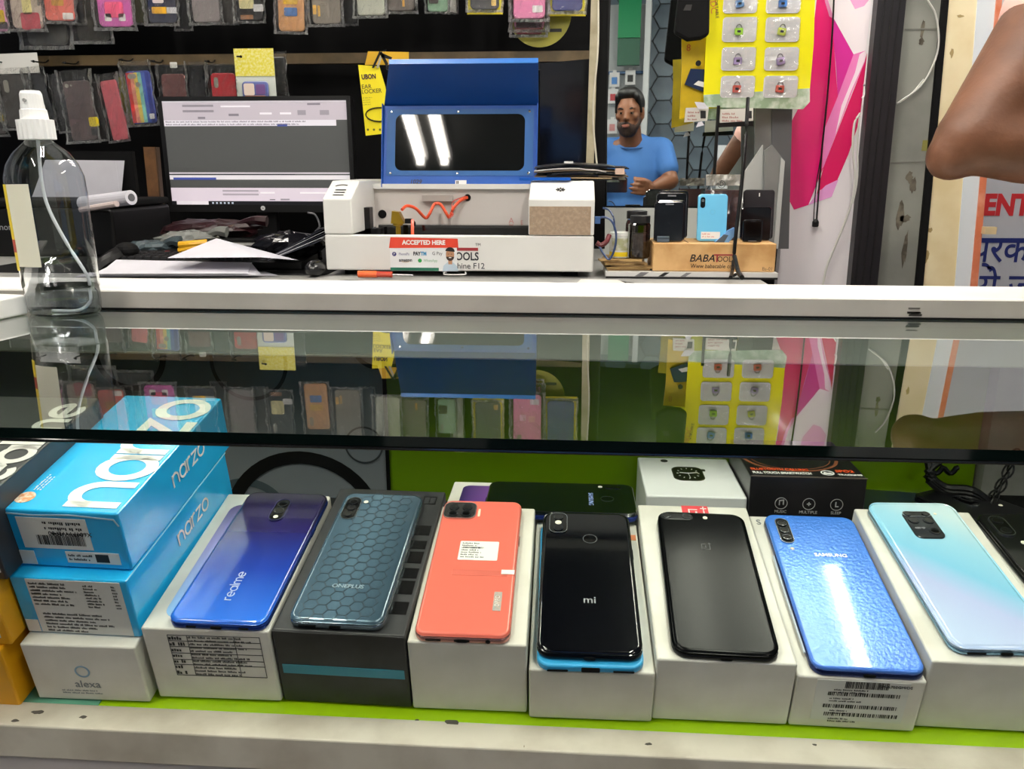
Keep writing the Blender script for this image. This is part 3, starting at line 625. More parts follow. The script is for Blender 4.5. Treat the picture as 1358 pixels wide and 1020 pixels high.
# watch box
WZ = -.18; a = atZ(857, 657, WZ); b = atZ(990, 658, WZ); c = atZ(843, 606, WZ)
wb, ww, wl2, wt, _ = flatbox('white watch box with a black square watch pictured on its lid', a.x, b.x, a.y, c.y, DECK+.0005, WZ, mat('box_pure_white', '#e9ebec', .35), 'watch_box')
put('printed_watch', MB().prism(rr(.034, .042, .010, 6), 0, .0004), mat('watch_case', '#55554f', .3, .8), wb, T(.000, wl2*.56, wt))
put('printed_dial', MB().prism(rr(.031, .039, .009, 6), 0, .0006), mat('watch_dial', '#100f0b', .3), wb, T(.000, wl2*.56, wt))
hm_ = MB()
for k in range(12): ca, sa = math.cos(R(30*k)), math.sin(R(30*k)); q = strokes([[(.0105*ca, .0135*sa), (.0125*ca, .016*sa)]], .0008); hm_.add(q.v, q.f)
q = strokes([[(0, 0), (.011, .003)], [(0, 0), (-.009, .002)]], .0013); hm_.add(q.v, q.f); q = strokes([[(0, .002), (.001, -.014)]], .0005); hm_.add(q.v, q.f)
put('dial_hands', hm_, whiteink, wb, T(.000, wl2*.56, wt+.0006)); put('printed_crown', MB().prism(rr(.004, .006, .001, 2), 0, .0004), mat('watch_case', '#55554f'), wb, T(.0185, wl2*.66, wt))
put('round_seal', MB().lathe([(.0042, 0), (.0042, .0004)], 18), ink, wb, T(-.022, wl2*.90, wt))
# black smartwatch box
KZ = -.154; a = atZ(996, 631, KZ); b = atZ(1150, 634, KZ)
sb, sw, sl_, st, _ = flatbox('black smartwatch box with orange and white lettering behind blue phone', a.x, b.x, a.y, a.y+.115, DECK+.0005, KZ, mat('box_black_satin', '#141318', .3, col2='#1d1a1f', scale=20), 'watch_box')
put('top_edge', MB().box(-sw/2, sw/2, -.0003, .0008, st-.0006, st+.0003), mat('edge_grey', '#6d625c', .4), sb)
text('BLUETOOTH CALLING', .0082, sb, T(-sw*.47, .0195, st+.0004), mat('orange_print', '#d9542b', .4), bold=.0002, align='LEFT', sx=.70)
text('FULL TOUCH SMARTWATCH', .0078, sb, T(-sw*.47, .009, st+.0004), whiteink, bold=.0003, align='LEFT', sx=.58)
text('SPO2', .009, sb, T(sw*.27, .018, st+.0004), mat('orange_print', '#d9542b'), bold=.0003, align='LEFT', sx=.9); text('TRACKING', .0048, sb, T(sw*.27, .008, st+.0004), whiteink, bold=.0002, align='LEFT')
put('round_icon', ringmb(.0068, .0055, .0003, 20), whiteink, sb, T(sw*.19, .013, st)); put('icon_fill', MB().prism([(-.005, -.003), (.005, -.003), (.003, .001), (0, .0), (-.003, .003)], 0, .0003), whiteink, sb, T(sw*.19, .013, st))
put('orange_ring', ringmb(.050, .0465, .0002, 40, 1, .8), mat('ring_copper', '#7a4a33', .4), sb, T(-.006, .055, st)); put('orange_ring', ringmb(.042, .041, .0002, 40, 1, .8), mat('ring_copper', '#7a4a33', .4), sb, T(-.006, .055, st))
text('10:08', .02, sb, T(-.004, .060, st+.0003), mat('logo_grey2', '#8d8f94'))
for k, s_ in enumerate(('MUSIC', 'MULTIPLE', 'SLEEP')):
    x = -sw*.22+k*sw*.24; z = st*.69; put('round_icon', ringmb(.0064, .0058, .0003, 22), mat('icon_grey', '#b5b2b4', .4), sb, front(x, -.0002, z)); text(s_, .0042, sb, front(x, -.0003, z-.0092), mat('icon_grey', '#b5b2b4'))
    if k == 0: g_ = [[(-.0018, -.002), (-.0018, .003), (.0022, .0036), (.0022, -.0014)]]
    elif k == 1: g_ = [[(-.002, 0), (.002, 0)], [(0, -.002), (0, .002)]]
    else: g_ = [[(-.001, .003), (-.001, -.002), (.002, -.002)]]
    put('icon_glyph', strokes(g_, .0011), mat('icon_grey', '#b5b2b4'), sb, front(x, -.0003, z))
# dark phone lying across its white box
GZ = -.18; a = atZ(588, 678, GZ); c = atZ(613, 640, GZ); b = atZ(845, 678, GZ)
xb, xw, xl, xt, _ = flatbox('white box with purple phone picture behind the coral phone', a.x, b.x-.012, a.y-.002, c.y+.003, DECK+.0005, GZ, boxw, 'phone_box')
put('printed_phone', MB().prism(rr(.06, .062, .008, 4), 0, .0003), grad('print_violet', 'X', -.03, .03, [(0, '#3a2b66'), (.5, '#7d4f9e'), (1, '#2b2247')], .3), xb, T(-xw*.5+.042, xl*.48, xt))
a = atZ(640, 681, GZ+.006); b = atZ(846, 681, GZ+.006); c = atZ(640, 640, GZ+.006)
Mp = frame(Vector((0, -1, 0)), Vector((1, 0, 0)), Vector((0, 0, 1)), Vector(((a.x+b.x)/2, (a.y+c.y)/2, GZ+.0004)))
p, wd, ln, t = phone('dark green black phone lying sideways on a white box at the back', (Mp, c.y-a.y, b.x-a.x), mat('back_dark_green', '#08100c', .07, coat=1), mat('frame_blue2', '#24398a', .25, .6), r=.010, e=.0028)
put('fingerprint_ring', ringmb(.0068, .0061, .0003, 24), silver, p, T(.002, ln*.31, t)); text('SAMSUNG', .0068, p, T(.004, ln*.20, t+.0002), mat('logo_blue2', '#8fa6d8', .3))
flash(p, -wd*.36, ln*.27, t); lens(p, -wd*.36, ln*.33, t, .0038); lens(p, -wd*.36, ln*.39, t, .0038)
# right rear clutter: dark blue phone, black phone with ring camera, chain
Mq = T(atZ(1190, 668, -.215).x, atZ(1190, 668, -.215).y, -.222) @ Matrix.Rotation(R(82), 4, 'Z')
carton('low white box carrying the dark blue phone at the right rear', (T(Mq.translation.x, Mq.translation.y-.09, DECK+.0005), .12, .17, -.223-DECK-.0005), boxg)
p, wd, ln, t = phone('dark blue phone lying behind the pale blue phone', (Mq, .074, .155), grad('back_navy', 'Y', -.08, .08, [(0, '#3b2a6e'), (.4, '#101a3a'), (1, '#0b1220')], .12, .8), fram)
lens(p, .02, .05, t, .004); lens(p, .02, .035, t, .004)
Mq2 = T(atZ(1325, 682, -.205).x, atZ(1325, 682, -.205).y, -.212) @ Matrix.Rotation(R(30), 4, 'Z')
carton('low black box carrying the phone beside the hanging chain', (T(Mq2.translation.x+.01, Mq2.translation.y-.085, DECK+.0005), .13, .16, -.213-DECK-.0005), blackmat)
p, wd, ln, t = phone('black phone with ring shaped camera pill beside the hanging chain', (Mq2, .075, .155), mat('back_black3', '#0e0e11', .3), fram)
pill(p, -.005, .035, t, .014, .028, .0065, .001, blackgloss, rim=silver); flash(p, .02, .012, t)
ch = thing('chain', 'black link chain hanging down at the right end of the case', 'chain', T(*atY(1340, 640, .88)))
ci_ = ch.matrix_world.inverted(); pts = [atY(1346, 605, .88), atY(1330, 640, .87), atY(1312, 668, .86)]
nl = 8
for k in range(nl):
    u = k/(nl-1); p0 = pts[0].lerp(pts[1], u*2) if u < .5 else pts[1].lerp(pts[2], u*2-1); dv = (pts[2]-pts[0]).normalized()
    sd = Vector((.3, .95, 0)) if k % 2 else Vector((.95, -.3, 0)); sd = (sd-dv*sd.dot(dv)).normalized(); h = .009
    lk = [p0+dv*(h*math.cos(R(30*i)))+sd*(.0048*math.sin(R(30*i))) for i in range(13)]
    put('link', MB().tube([ci_ @ v for v in lk], .0011, 6), black, ch)
cb_ = thing('cable_bundle', 'tangled black strap against the lime panel at the right rear', 'strap', T(*atY(1255, 640, .89)))
ci_ = cb_.matrix_world.inverted()
for k in range(3):
    P = [atY(1230+8*k, 612, .90), atY(1236-4*k, 632, .89), atY(1255, 646+4*k, .885), atY(1290, 650+5*k, .87), atY(1320, 672, .86)]
    put('strap_strand', MB().tube([ci_ @ v for v in P], .004, 7), black, cb_)
P = [atY(1232+i*3, 618+10*abs(math.sin(i*.5)), .895) for i in range(14)]; put('strap_strand', MB().tube([ci_ @ v for v in P], .003, 7), black, cb_)
# ================================================================= spray bottle on the glass
bx = atZ(87, 424, 0); sc = (bx-CAM).dot(fwd)/F
bt = thing('spray_bottle', 'clear plastic spray bottle with white cap and yellow label standing on the glass', 'bottle', T(bx.x-.021, bx.y+.034, .0004) @ Matrix.Rotation(R(-1.0), 4, 'Y'))
H = lambda px: px*sc*.935
rW, rD = 51*sc, 33*sc; hS = H(205)
prof = [(.90, 0), (.97, .004), (1.0, .012), (1.0, .03), (1.02, H(40)), (1.04, H(110)), (1.05, H(170)), (1.03, H(195)), (.93, H(212)), (.72, H(228)), (.44, H(240)), (.33, H(245)), (.32, H(258))]
put('body', MB().lathe([(rW*r, z) for r, z in prof], 36, None, True, False, 1, rD/rW), petM, bt, smooth=True)
put('water', MB().lathe([(rW*.86, .002), (rW*.95, .008), (rW*.965, .03), (rW*.975, H(42))], 36, None, True, True, 1, rD/rW), clear('water', '#eef1f2', 1.33, 1.8, .01, .07), bt)
capm = mat('cap_white', '#e9eae8', .35)
rbs = MB(); n = 40
rb_ = [[((H(24) if i % 2 else H(22.8))*math.cos(2*math.pi*i/n), (H(24) if i % 2 else H(22.8))*math.sin(2*math.pi*i/n), z) for i in range(n)] for z in (H(246), H(272))]
rbs.rings(rb_); put('cap', rbs, capm, bt)
put('collar', MB().lathe([(H(18), H(272)), (H(17), H(285)), (H(15.5), H(286)), (H(15), H(292))], 24), capm, bt)
put('spray_head', MB().lathe([(H(15), H(284)), (H(14), H(306)), (H(12), H(310))], 24), capm, bt)
put('nozzle', MB().lathe([(.0016, 0), (.0016, .002)], 10), mat('nozzle_hole', '#8d8d8a', .5), bt, T(0, -H(14.3), H(297)) @ FRONT)
put('dip_tube', MB().tube([(0, 0, H(246)), (-.003, 0, H(190)), (.000, 0, H(150)), (.014, 0, H(100)), (.030, 0, H(55)), (rW*.78, 0, H(35)), (rW*.8, -.004, H(18)), (rW*.5, -.008, H(6)), (-.01, -.006, H(5))], .0017, 8), mat('tube_milky', '#e2e5e6', .3), bt, smooth=True)
def wrap(z0, z1, a0, a1, k, name, m, par, n=10):
    V = []; fs = []
    for i in range(n+1):
        a = R(a0+(a1-a0)*i/n)
        for z in (z0, z1): V.append((rW*k*math.cos(a), rD*k*math.sin(a), z))
    for i in range(n): fs.append((2*i, 2*i+2, 2*i+3, 2*i+1))
    return put(name, MB().add(V, fs), m, par)
lb = wrap(H(72), H(186), 226, 270, 1.055, 'label', mat('label_cream', '#d9d7c4', .5), bt)
wrap(H(66), H(186), 212, 226, 1.058, 'label_edge', mat('label_yellow', '#e3c81a', .4), bt)
wrap(H(92), H(110), 212, 226, 1.060, 'label_mark', mat('label_red2', '#a8392b', .5), bt)
# ================================================================= printer behind the bottle
PYr = 1.95
pr = thing('printer', 'black printer with white paper in its tray behind the spray bottle', 'printer', T(xx(60, 300, PYr), PYr, TZ+.0005))
pi = pr.matrix_world.inverted(); x0, x1 = xx(-60, 300, PYr), xx(150, 300, PYr); zt = zz(268, PYr)
bevel(put('body', MB().box(x0, x1, PYr, PYr+.3, TZ+.001, zt-.02, pi), black, pr), .008, 3)
bevel(put('scanner_lid', MB().box(x0, x1, PYr+.005, PYr+.3, zt-.018, zt, pi), blackmat, pr), .006, 3)
put('paper_support', MB().box(x0+.05, x1-.07, PYr+.26, PYr+.275, zt, zz(200, PYr+.26), pi), blackmat, pr)
text('Canon', .022, pr, pi @ front(xx(2, 305, PYr), PYr-.0005, zz(305, PYr)), mat('logo_grey2', '#8d8f94', .4))
ps = thing('paper_sheet', 'white sheet standing up in the black printer paper support', 'paper', T(xx(135, 240, PYr+.2), PYr+.24, zt))
pi = ps.matrix_world.inverted(); P = [atY(*p, PYr+.24) for p in ((40, 268), (160, 268), (165, 213), (60, 212))]
put('sheet', MB().prism([(v.x, v.z) for v in P], PYr+.24, PYr+.2406, 'y', pi), paperM, ps); put('curl', MB().box(P[1].x-.02, P[1].x, PYr+.2395, PYr+.241, P[1].z, P[2].z, pi), paperM, ps)
ro = thing('paper_roll', 'white rolled paper lying on the printer lid right of the bottle', 'paper', T(*atY(150, 266, PYr-.02)))
pi = ro.matrix_world.inverted(); a = atY(110, 270, PYr-.0); b = atY(174, 262, PYr-.06)
put('roll', MB().tube([a, b], .017, 18), paperM, ro, pi); put('roll_end_shade', MB().lathe([(.009, 0), (.009, .0015)], 14), mat('shadow_grey', '#55555a', .7), ro, pi @ T(*(b+(b-a).normalized()*.0004)) @ (b-a).to_track_quat('Z', 'Y').to_matrix().to_4x4())  # grey disc paints the shade inside the rolled end
put('loose_edge', MB().tube([a+Vector((0, -.012, -.014)), b+Vector((-.03, -.012, -.014))], .007, 8), mat('paper_pinkish', '#d8c6c2', .6), ro, pi)
ws = thing('wood_strip', 'narrow brown wooden strip leaning beside the monitor', 'wood strip', T(*atY(205, 300, 2.25)))
pi = ws.matrix_world.inverted(); P = [atY(*p, 2.25) for p in ((203, 330), (217, 330), (205, 195), (190, 195))]
put('strip', MB().prism([(v.x, v.z) for v in P], 2.25, 2.27, 'y', pi), mat('brown_wood', '#6b4a2c', .5, col2='#4c3320', scale=20), ws); put('strip_edge', MB().prism([(P[1].x, P[1].z), (P[1].x+.004, P[1].z), (P[2].x+.004, P[2].z), (P[2].x, P[2].z)], 2.252, 2.27, 'y', pi), mat('brown_wood_dark', '#3a2818', .6), ws)
# ================================================================= monitor
MY = 2.4; c = [atY(*p, MY) for p in ((213, 281), (466, 281), (470, 127), (220, 128))]
x0, x1 = (c[0].x+c[3].x)/2, (c[1].x+c[2].x)/2; z0, z1 = c[0].z, c[2].z; mw, mh = x1-x0, z1-z0
mo = thing('monitor', 'black widescreen desktop monitor showing a grey software window', 'monitor', T((x0+x1)/2, MY, TZ+.0005))
iz = z0-TZ
bevel(put('casing', MB().box(-mw/2, mw/2, .004, .035, iz, iz+mh), black, mo), .004, 2)
B_ = .012; sw_, sh_ = mw-2*B_, mh-.03
put('bezel', frame_rr(mw, mh, .004, B_, .005, 2), mat('bezel_black', '#121213', .4), mo, front(0, .0045, iz+mh/2))
put('chin', MB().box(-mw/2+.002, mw/2-.002, -.0005, .004, iz+.002, iz+.021), mat('bezel_black', '#121213'), mo)
put('neck', MB().box(-.03, .03, .035, .06, .01, iz+.1), black, mo); bevel(put('foot', MB().box(-.12, .12, -.03, .13, 0, .012), black, mo), .004, 2)
def scr(col, e): return mat('screen_'+col[1:], col, .3, emit=e)
SE = .31
scrn = put('screen', MB().box(-sw_/2, sw_/2, .002, .004, iz+.021, iz+.021+sh_), scr('#4b4c4b', SE), mo)
def sp(u0, v0, u1, v1, col, k=1): return put('screen_panel', MB().box(-sw_/2+u0*sw_, -sw_/2+u1*sw_, .0018-.0002*k, .0021, iz+.021+(1-v1)*sh_, iz+.021+(1-v0)*sh_), scr(col, SE), scrn)
sp(0, 0, 1, .19, '#b0a8b0'); sp(0, 0, 1, .025, '#c9c4ca', 2); sp(0, .19, .94, .245, '#cfcbd2', 2); sp(.62, .225, .675, .25, '#3c4a8c', 3)
sp(0, .685, 1, .70, '#bdb6bd', 2); sp(0, .70, .70, .712, '#2b2b30', 3); sp(0, .712, 1, .755, '#d6d2d6', 2); sp(.02, .735, .26, .757, '#3d4c94', 3)
sp(0, .835, 1, .965, '#cfc4cf', 2); sp(0, .965, 1, 1, '#1b1b1f', 2); sp(.025, .965, .205, 1.0, '#d8d2d8', 3)
for u, v, du, dv, cl_ in ((.11, .045, .17, .02, '#837d84'), (.11, .095, .17, .02, '#837d84'), (.32, .055, .16, .015, '#d9d5da'), (.19, .158, .04, .02, '#77717a'), (.36, .13, .055, .022, '#77717a'), (.53, .12, .065, .018, '#d9d5da'), (.64, .12, .06, .018, '#d9d5da'), (.735, .1, .045, .045, '#8d878f'), (.855, .1, .05, .045, '#8d878f'), (.79, .035, .07, .018, '#77717a'), (.29, .855, .20, .018, '#a49aa5'), (.29, .89, .20, .018, '#a49aa5'), (.50, .875, .08, .015, '#e2dde2'), (.72, .875, .15, .015, '#e2dde2'), (.61, .94, .05, .014, '#8d878f'), (.55, .945, .03, .008, '#55505a')):
    sp(u, v, u+du, v+dv, cl_, 4)
pl_ = print_lines(sw_*.92, sh_*.05, 2, 5, 1); put('screen_text', pl_, scr('#6a6570', .4), scrn, front(-sw_/2+.005, .0012, iz+.021+sh_*.808))
for k in range(6): sp(.225+k*.022, .975, .235+k*.022, .992, '#b9c4d0', 4)
put('round_logo', MB().lathe([(.0066, 0), (.0066, .0006)], 18), mat('logo_white2', '#d9dadb', .4), mo, front(.005, -.0006, iz+.0115)); text('hp', .007, mo, front(.005, -.0014, iz+.0115), black)
# ================================================================= clutter in front of the monitor
def onDesk(px, py): return atZ(px, py, TZ)
dm_ = thing('desk_mat', 'thin black desk mat under the keyboard and the monitor', 'mat', T(xx(270, 350, 1.9), 1.9, TZ+.0003)); bevel(put('mat', MB().prism(rr(.78, .62, .02, 4), 0, .0015), blackmat, dm_, T(-.02, .06, 0)), .0004, 1); put('mat_edge', MB().tube([(-.41, -.2495, .0012), (.37, -.2495, .0012)], .0009, 6), mat('mat_stitch', '#17171a', .6), dm_)
kbY = 1.72; a = atY(118, 362, kbY); b = atY(405, 362, kbY)
kb_ = thing('keyboard', 'black keyboard lying under loose papers in front of the monitor', 'keyboard', T((xx(150, 355, kbY)+xx(400, 355, kbY))/2, kbY, TZ+.0022))
kw_ = xx(400, 355, kbY)-xx(150, 355, kbY)
bevel(put('keyboard_tray', MB().prism([(0, 0), (.15, 0), (.15, .03), (0, .018)], -kw_/2, kw_/2, 'x'), black, kb_), .003, 2)
key = MB().rings([[(sx*.0075, sy*.0075, 0) for sx, sy in ((-1, -1), (1, -1), (1, 1), (-1, 1))], [(sx*.0062, sy*.0062, .006) for sx, sy in ((-1, -1), (1, -1), (1, 1), (-1, 1))]]).mesh('key'); km_ = mat('key_black', '#19191b', .5)
nx = int(kw_/.0185)-1
for j in range(4):
    for i in range(nx): put('key', key, km_, kb_, T(-kw_/2+.018+i*.0185, .018+j*.019, .0195+j*.0016))
def paper(label, pts, z, th=.0012, m=None, lift=None, name='paper_sheet', grp=None, layers=1):
    """a sheet lying at height z; pts are picture corners on that height; lift raises corners"""
    W = [atZ(px, py, z) for px, py in pts]; c = sum(W, Vector())/len(W); o = thing(name, label, 'paper', T(c.x, c.y, z), grp)
    lf = lift or [0]*len(W)
    for k in range(layers):
        q = [(w_.x-c.x+rnd.uniform(-.006, .006)*k, w_.y-c.y+rnd.uniform(-.004, .004)*k, lf[i]+k*th*1.02) for i, w_ in enumerate(W)]
        n = len(q); b = MB().add(q+[(x, y, zz_+th) for x, y, zz_ in q], [tuple(range(n-1, -1, -1)), tuple(range(n, 2*n))]+[(i, (i+1) % n, n+(i+1) % n, n+i) for i in range(n)])
        put('sheet', b, m or paperM, o)
    return o
paper('loose stack of white papers along the edge of the desk left', [(135, 366), (345, 366), (330, 357), (160, 356)], TZ+.004, .0013, None, [0, 0, .008, .012], 'paper_stack', layers=5)
paper('single thin white sheet sticking out under the paper stack', [(100, 368), (365, 366), (352, 362), (120, 363)], TZ+.0005, .0012, layers=2)
fp = thing('folded_paper', 'white sheet folded to a tent shape lying across the keyboard', 'paper', T(*atY(285, 340, 1.66)))
pi = fp.matrix_world.inverted(); a, b, c_, d_ = atY(222, 342, 1.61), atY(345, 341, 1.61), atY(287, 316, 1.78), atY(395, 345, 1.64)
put('sheet', MB().add([a, b, c_, a+Vector((0, .004, -.001)), b+Vector((0, .004, -.001)), c_+Vector((0, .004, -.001))], [(0, 1, 2), (5, 4, 3), (0, 3, 4, 1), (1, 4, 5, 2), (2, 5, 3, 0)], pi), paperM, fp)
put('folded_flap', MB().add([b, d_, c_, b+Vector((0, .004, -.001)), d_+Vector((0, .004, -.001)), c_+Vector((0, .004, -.001))], [(0, 1, 2), (5, 4, 3), (0, 3, 4, 1), (1, 4, 5, 2), (2, 5, 3, 0)], pi), mat('paper_shade', '#c9c9d2', .6), fp)
def lump(label, name, cat, px, py, Y, wpx, hpx, m, m2, seed, extra=None):
    """crumpled plastic bag: a wrinkled closed shell with a tied neck"""
    c = atY(px, py, Y); s = (c-CAM).dot(fwd)/F; o = thing(name, label, cat, T(*c)); r_ = random.Random(seed); rs = []
    n = 22
    for j in range(9):
        a = math.pi*(j+.5)/9; ring_ = []
        for i in range(n):
            b = 2*math.pi*i/n; v = Vector((math.sin(a)*math.cos(b), math.sin(a)*math.sin(b)*.8, -math.cos(a)))
            k = 1+.28*noise.noise(v*3.0+Vector((seed, 0, 0)))+.14*noise.noise(v*8+Vector((0, seed, 0)))
            ring_.append((v.x*wpx*s/2*k, v.y*wpx*s*.35*k, max(v.z*hpx*s/2*k, TZ+.002-c.z)))
        rs.append(ring_)
    put('bag', MB().rings(rs), m, o); put('knot', MB().tube([(wpx*s*.3, 0, hpx*s*.25), (wpx*s*.48, -.01, hpx*s*.5), (wpx*s*.62, -.01, hpx*s*.45)], .008, 7, .014), m2 or m, o); return o
maroon = mat('bag_maroon', '#23090e', .3); greyp = mat('bag_milky', '#6f716d', .25, bump=.5, bscale=40); 
lump('maroon plastic bag lying under the monitor', 'plastic_bag', 'bag', 278, 304, 2.05, 130, 24, maroon, None, 3)
lump('milky clear plastic bag crumpled left of the folded paper', 'plastic_bag', 'bag', 250, 320, 1.92, 90, 28, greyp, None, 5)
lump('grey blue plastic bag crumpled behind the keyboard at left', 'plastic_bag', 'bag', 198, 330, 1.88, 75, 22, mat('bag_greyblue', '#414c50', .25), None, 8)
lump('black plastic bag with shiny folds at the right of the keyboard', 'plastic_bag', 'bag', 385, 325, 1.80, 95, 34, mat('bag_black', '#101015', .18, bump=.6, bscale=50), None, 11)
yt = thing('yellow_pliers', 'yellow and black handled pliers between the keyboard and the plastic bags', 'pliers', T(*atY(255, 327, 1.80)))
pi = yt.matrix_world.inverted(); ym = mat('handle_yellow', '#d9a31a', .4)
for k in range(2): put('handle', MB().tube([atY(238, 333-8*k, 1.80), atY(252, 330-6*k, 1.80), atY(275, 326-4*k, 1.81)], .008, 8), ym, yt, pi)
put('jaw', MB().tube([atY(275, 324, 1.81), atY(296, 320, 1.82)], .009, 8, .004), black, yt, pi)
rs_ = thing('red_strip', 'red plastic strip behind the keyboard', 'strip', T(*atY(215, 338, 1.82))); pi = rs_.matrix_world.inverted()
put('strip', MB().tube([atY(195, 341, 1.82), atY(225, 337, 1.82)], .008, 8), mat('red_plastic', '#8f2320', .35), rs_, pi); put('tip', MB().tube([atY(225, 337, 1.82), atY(231, 336, 1.82)], .005, 8), black, rs_, pi)
hs = thing('handset', 'black curved handset lying left of the keyboard', 'handset', T(*atY(160, 335, 1.75))); pi = hs.matrix_world.inverted()
put('grip', MB().tube([atY(128, 358, 1.7), atY(145, 345, 1.72), atY(160, 336, 1.75)], .017, 10), black, hs, pi); put('head', MB().ell(atY(168, 332, 1.76), (.026, .026, .018)), blackmat, hs, pi)
ms = thing('computer_mouse', 'small black mouse left of the white machine', 'mouse', T(*atY(418, 352, 1.64))); pi = ms.matrix_world.inverted(); c = atY(418, 352, 1.64)
put('shell', MB().ell((c.x, c.y, TZ+.017), (.02, .036, .0165)), mat('mouse_black', '#1a1a1c', .25), ms, pi, smooth=True); put('scroll_wheel', MB().ell((c.x, c.y-.022, TZ+.030), (.003, .007, .004)), mat('rubber_grey', '#39393c', .6), ms, pi)
wd_ = thing('cable', 'thin grey cable looping down beside the white machine', 'cable', T(*atY(415, 300, 1.85))); pi = wd_.matrix_world.inverted()
put('wire', MB().tube([atY(408, 282, 1.85), atY(418, 285, 1.85), atY(424, 300, 1.84), atY(418, 310, 1.82), atY(424, 335, 1.80)], .0022, 7), mat('wire_grey', '#4b4b50', .4), wd_, pi); put('plug', MB().tube([atY(424, 335, 1.80), atY(425, 343, 1.79)], .005, 8), black, wd_, pi)
pr2 = thing('printed_leaflets', 'fan of dark printed leaflets between the keyboard and white machine', 'paper', T(*atY(395, 335, 1.68))); pi = pr2.matrix_world.inverted()
for k in range(5):
    a, b = atY(355, 346-k*1.2, 1.66+.01*k), atY(428, 318-k*3.5, 1.72+.01*k); put('leaflet', MB().add([a, b, b+Vector((0, .06, .004)), a+Vector((0, .06, .003)), a-Vector((0, 0, .0012)), b-Vector((0, 0, .0012)), b+Vector((0, .06, .0028)), a+Vector((0, .06, .0018))], [(0, 1, 2, 3), (7, 6, 5, 4), (0, 4, 5, 1), (1, 5, 6, 2), (2, 6, 7, 3), (3, 7, 4, 0)], pi), paperM if k % 2 else mat('leaflet_dark', '#2c2e3c', .3), pr2)
# ================================================================= white laser machine with its blue lid
LY = 1.65; mm = mat('machine_white', '#dfdfdb', .35, var=.04, scale=10); mi = mat('machine_inside', '#cfc9c4', .4)
lm = thing('laser_machine', 'white desktop laser machine with its big blue windowed lid open', 'machine', T(xx(608, 360, LY), LY, TZ+.0005)); li = lm.matrix_world.inverted()
def lp_(name, mb, m, parent=None, bv=0):
    o = put(name, mb, m, parent or lm, li if not parent else None)
    if bv: bevel(o, bv, 2)
    return o
X0, X1 = xx(432, 340, LY), xx(787, 340, LY); Z0 = zz(360, LY); Z1 = zz(312.5, LY); ZT = zz(264, LY); ZTT = zz(240, LY+.07)
lp_('base', MB().box(X0, X1, LY, LY+.012, Z0, Z1).box(X0, X1, LY+.012, LY+.30, Z0, Z0+.015), mm, None, .003)
for x in (X0+.03, X1-.06): 
    for y in (.03, .28): lp_('rubber_foot', MB().box(x, x+.03, LY+y, LY+y+.03, TZ+.0005, Z0), blackmat)
XA = xx(467, 290, LY); XB = xx(701, 290, LY)
prof = [(LY, Z1+.0008), (LY+.30, Z1+.0008), (LY+.30, ZTT), (LY+.075, ZTT), (LY, ZT)]
lp_('left_housing', MB().prism(prof, X0, XA, 'x'), mm, None, .003); lp_('right_housing', MB().prism(prof, XB, X1, 'x'), mm, None, .003)
lp_('rear_wall', MB().box(XA, XB, LY+.20, LY+.30, Z0+.015, zz(251, LY+.20)), mi); lp_('rear_rim', MB().box(XA, XB, LY+.19, LY+.30, zz(251, LY+.20)+.0005, zz(244, LY+.2)), mm)
lp_('gantry_rail', MB().box(xx(505, 305, LY+.15), XB, LY+.13, LY+.17, zz(312, LY+.13)-.02, zz(299, LY+.13)), blackgloss)
lp_('side_block', MB().box(xx(476, 300, LY+.1), xx(491, 300, LY+.1), LY+.10, LY+.13, zz(312, LY+.1)-.02, zz(276, LY+.1)).box(xx(476, 300, LY+.1), xx(505, 300, LY+.1), LY+.10, LY+.13, zz(312, LY+.1)-.02, zz(304, LY+.1)), black)
for (px, py, r) in ((507, 284, .0095), (620, 262, .0075)): c = atY(px, py, LY+.199); lp_('round_hole', MB().lathe([(r, 0), (r, .001)], 20, front(c.x, LY+.1995, c.z)), blackmat)
gold = mat('brass_gold', '#a8892a', .35, .8); c = atY(528, 300, LY+.09)
lh = lp_('laser_head', MB().lathe([(.0055, -.03), (.0055, .0)], 16, T(c.x, c.y, c.z)).lathe([(.008, .0), (.011, .002), (.011, .006)], 16, T(c.x, c.y, c.z)), gold)
put('head_block', MB().prism([(c.x-.013, c.z+.006), (c.x+.016, c.z+.006), (c.x+.004, c.z+.030), (c.x-.010, c.z+.032)], c.y-.012, c.y+.012, 'y', Matrix()), gold, lm, li)
lp_('head_clamp', MB().box(c.x+.016, c.x+.03, c.y-.006, c.y+.006, c.z+.006, c.z+.016).tube([(c.x+.016, c.y, c.z+.012), (c.x+.034, c.y-.004, c.z+.010), (c.x+.036, c.y-.004, c.z)], .003, 6), black)
oh = mat('orange_hose', '#e0532f', .35)
lp_('air_hose', MB().tube([atY(533, 278, LY+.1), atY(540, 273, LY+.12), atY(552, 277, LY+.14), atY(564, 289, LY+.16), atY(570, 283, LY+.16), atY(576, 271, LY+.17), atY(584, 271, LY+.17), atY(592, 283, LY+.17), atY(596, 288, LY+.18), atY(602, 275, LY+.18), atY(612, 265, LY+.19), atY(620, 262, LY+.199)], .0034, 9), oh)
lp_('air_hose', MB().tube([atY(547, 312, LY+.06), atY(547, 300, LY+.07), atY(547, 292, LY+.08)], .0034, 8), oh)
lp_('signal_wire', MB().tube([atY(594, 290, LY+.17), atY(601, 284, LY+.18), atY(600, 268, LY+.19), atY(618, 260, LY+.197)], .0014, 6), mat('wire_red', '#b33a2c', .4))
lp_('cable_cover', MB().box(xx(560, 262, LY+.19), xx(600, 262, LY+.19), LY+.185, LY+.2, zz(267, LY+.19), zz(259, LY+.19)), mat('clear_grey', '#a9a29c', .3))
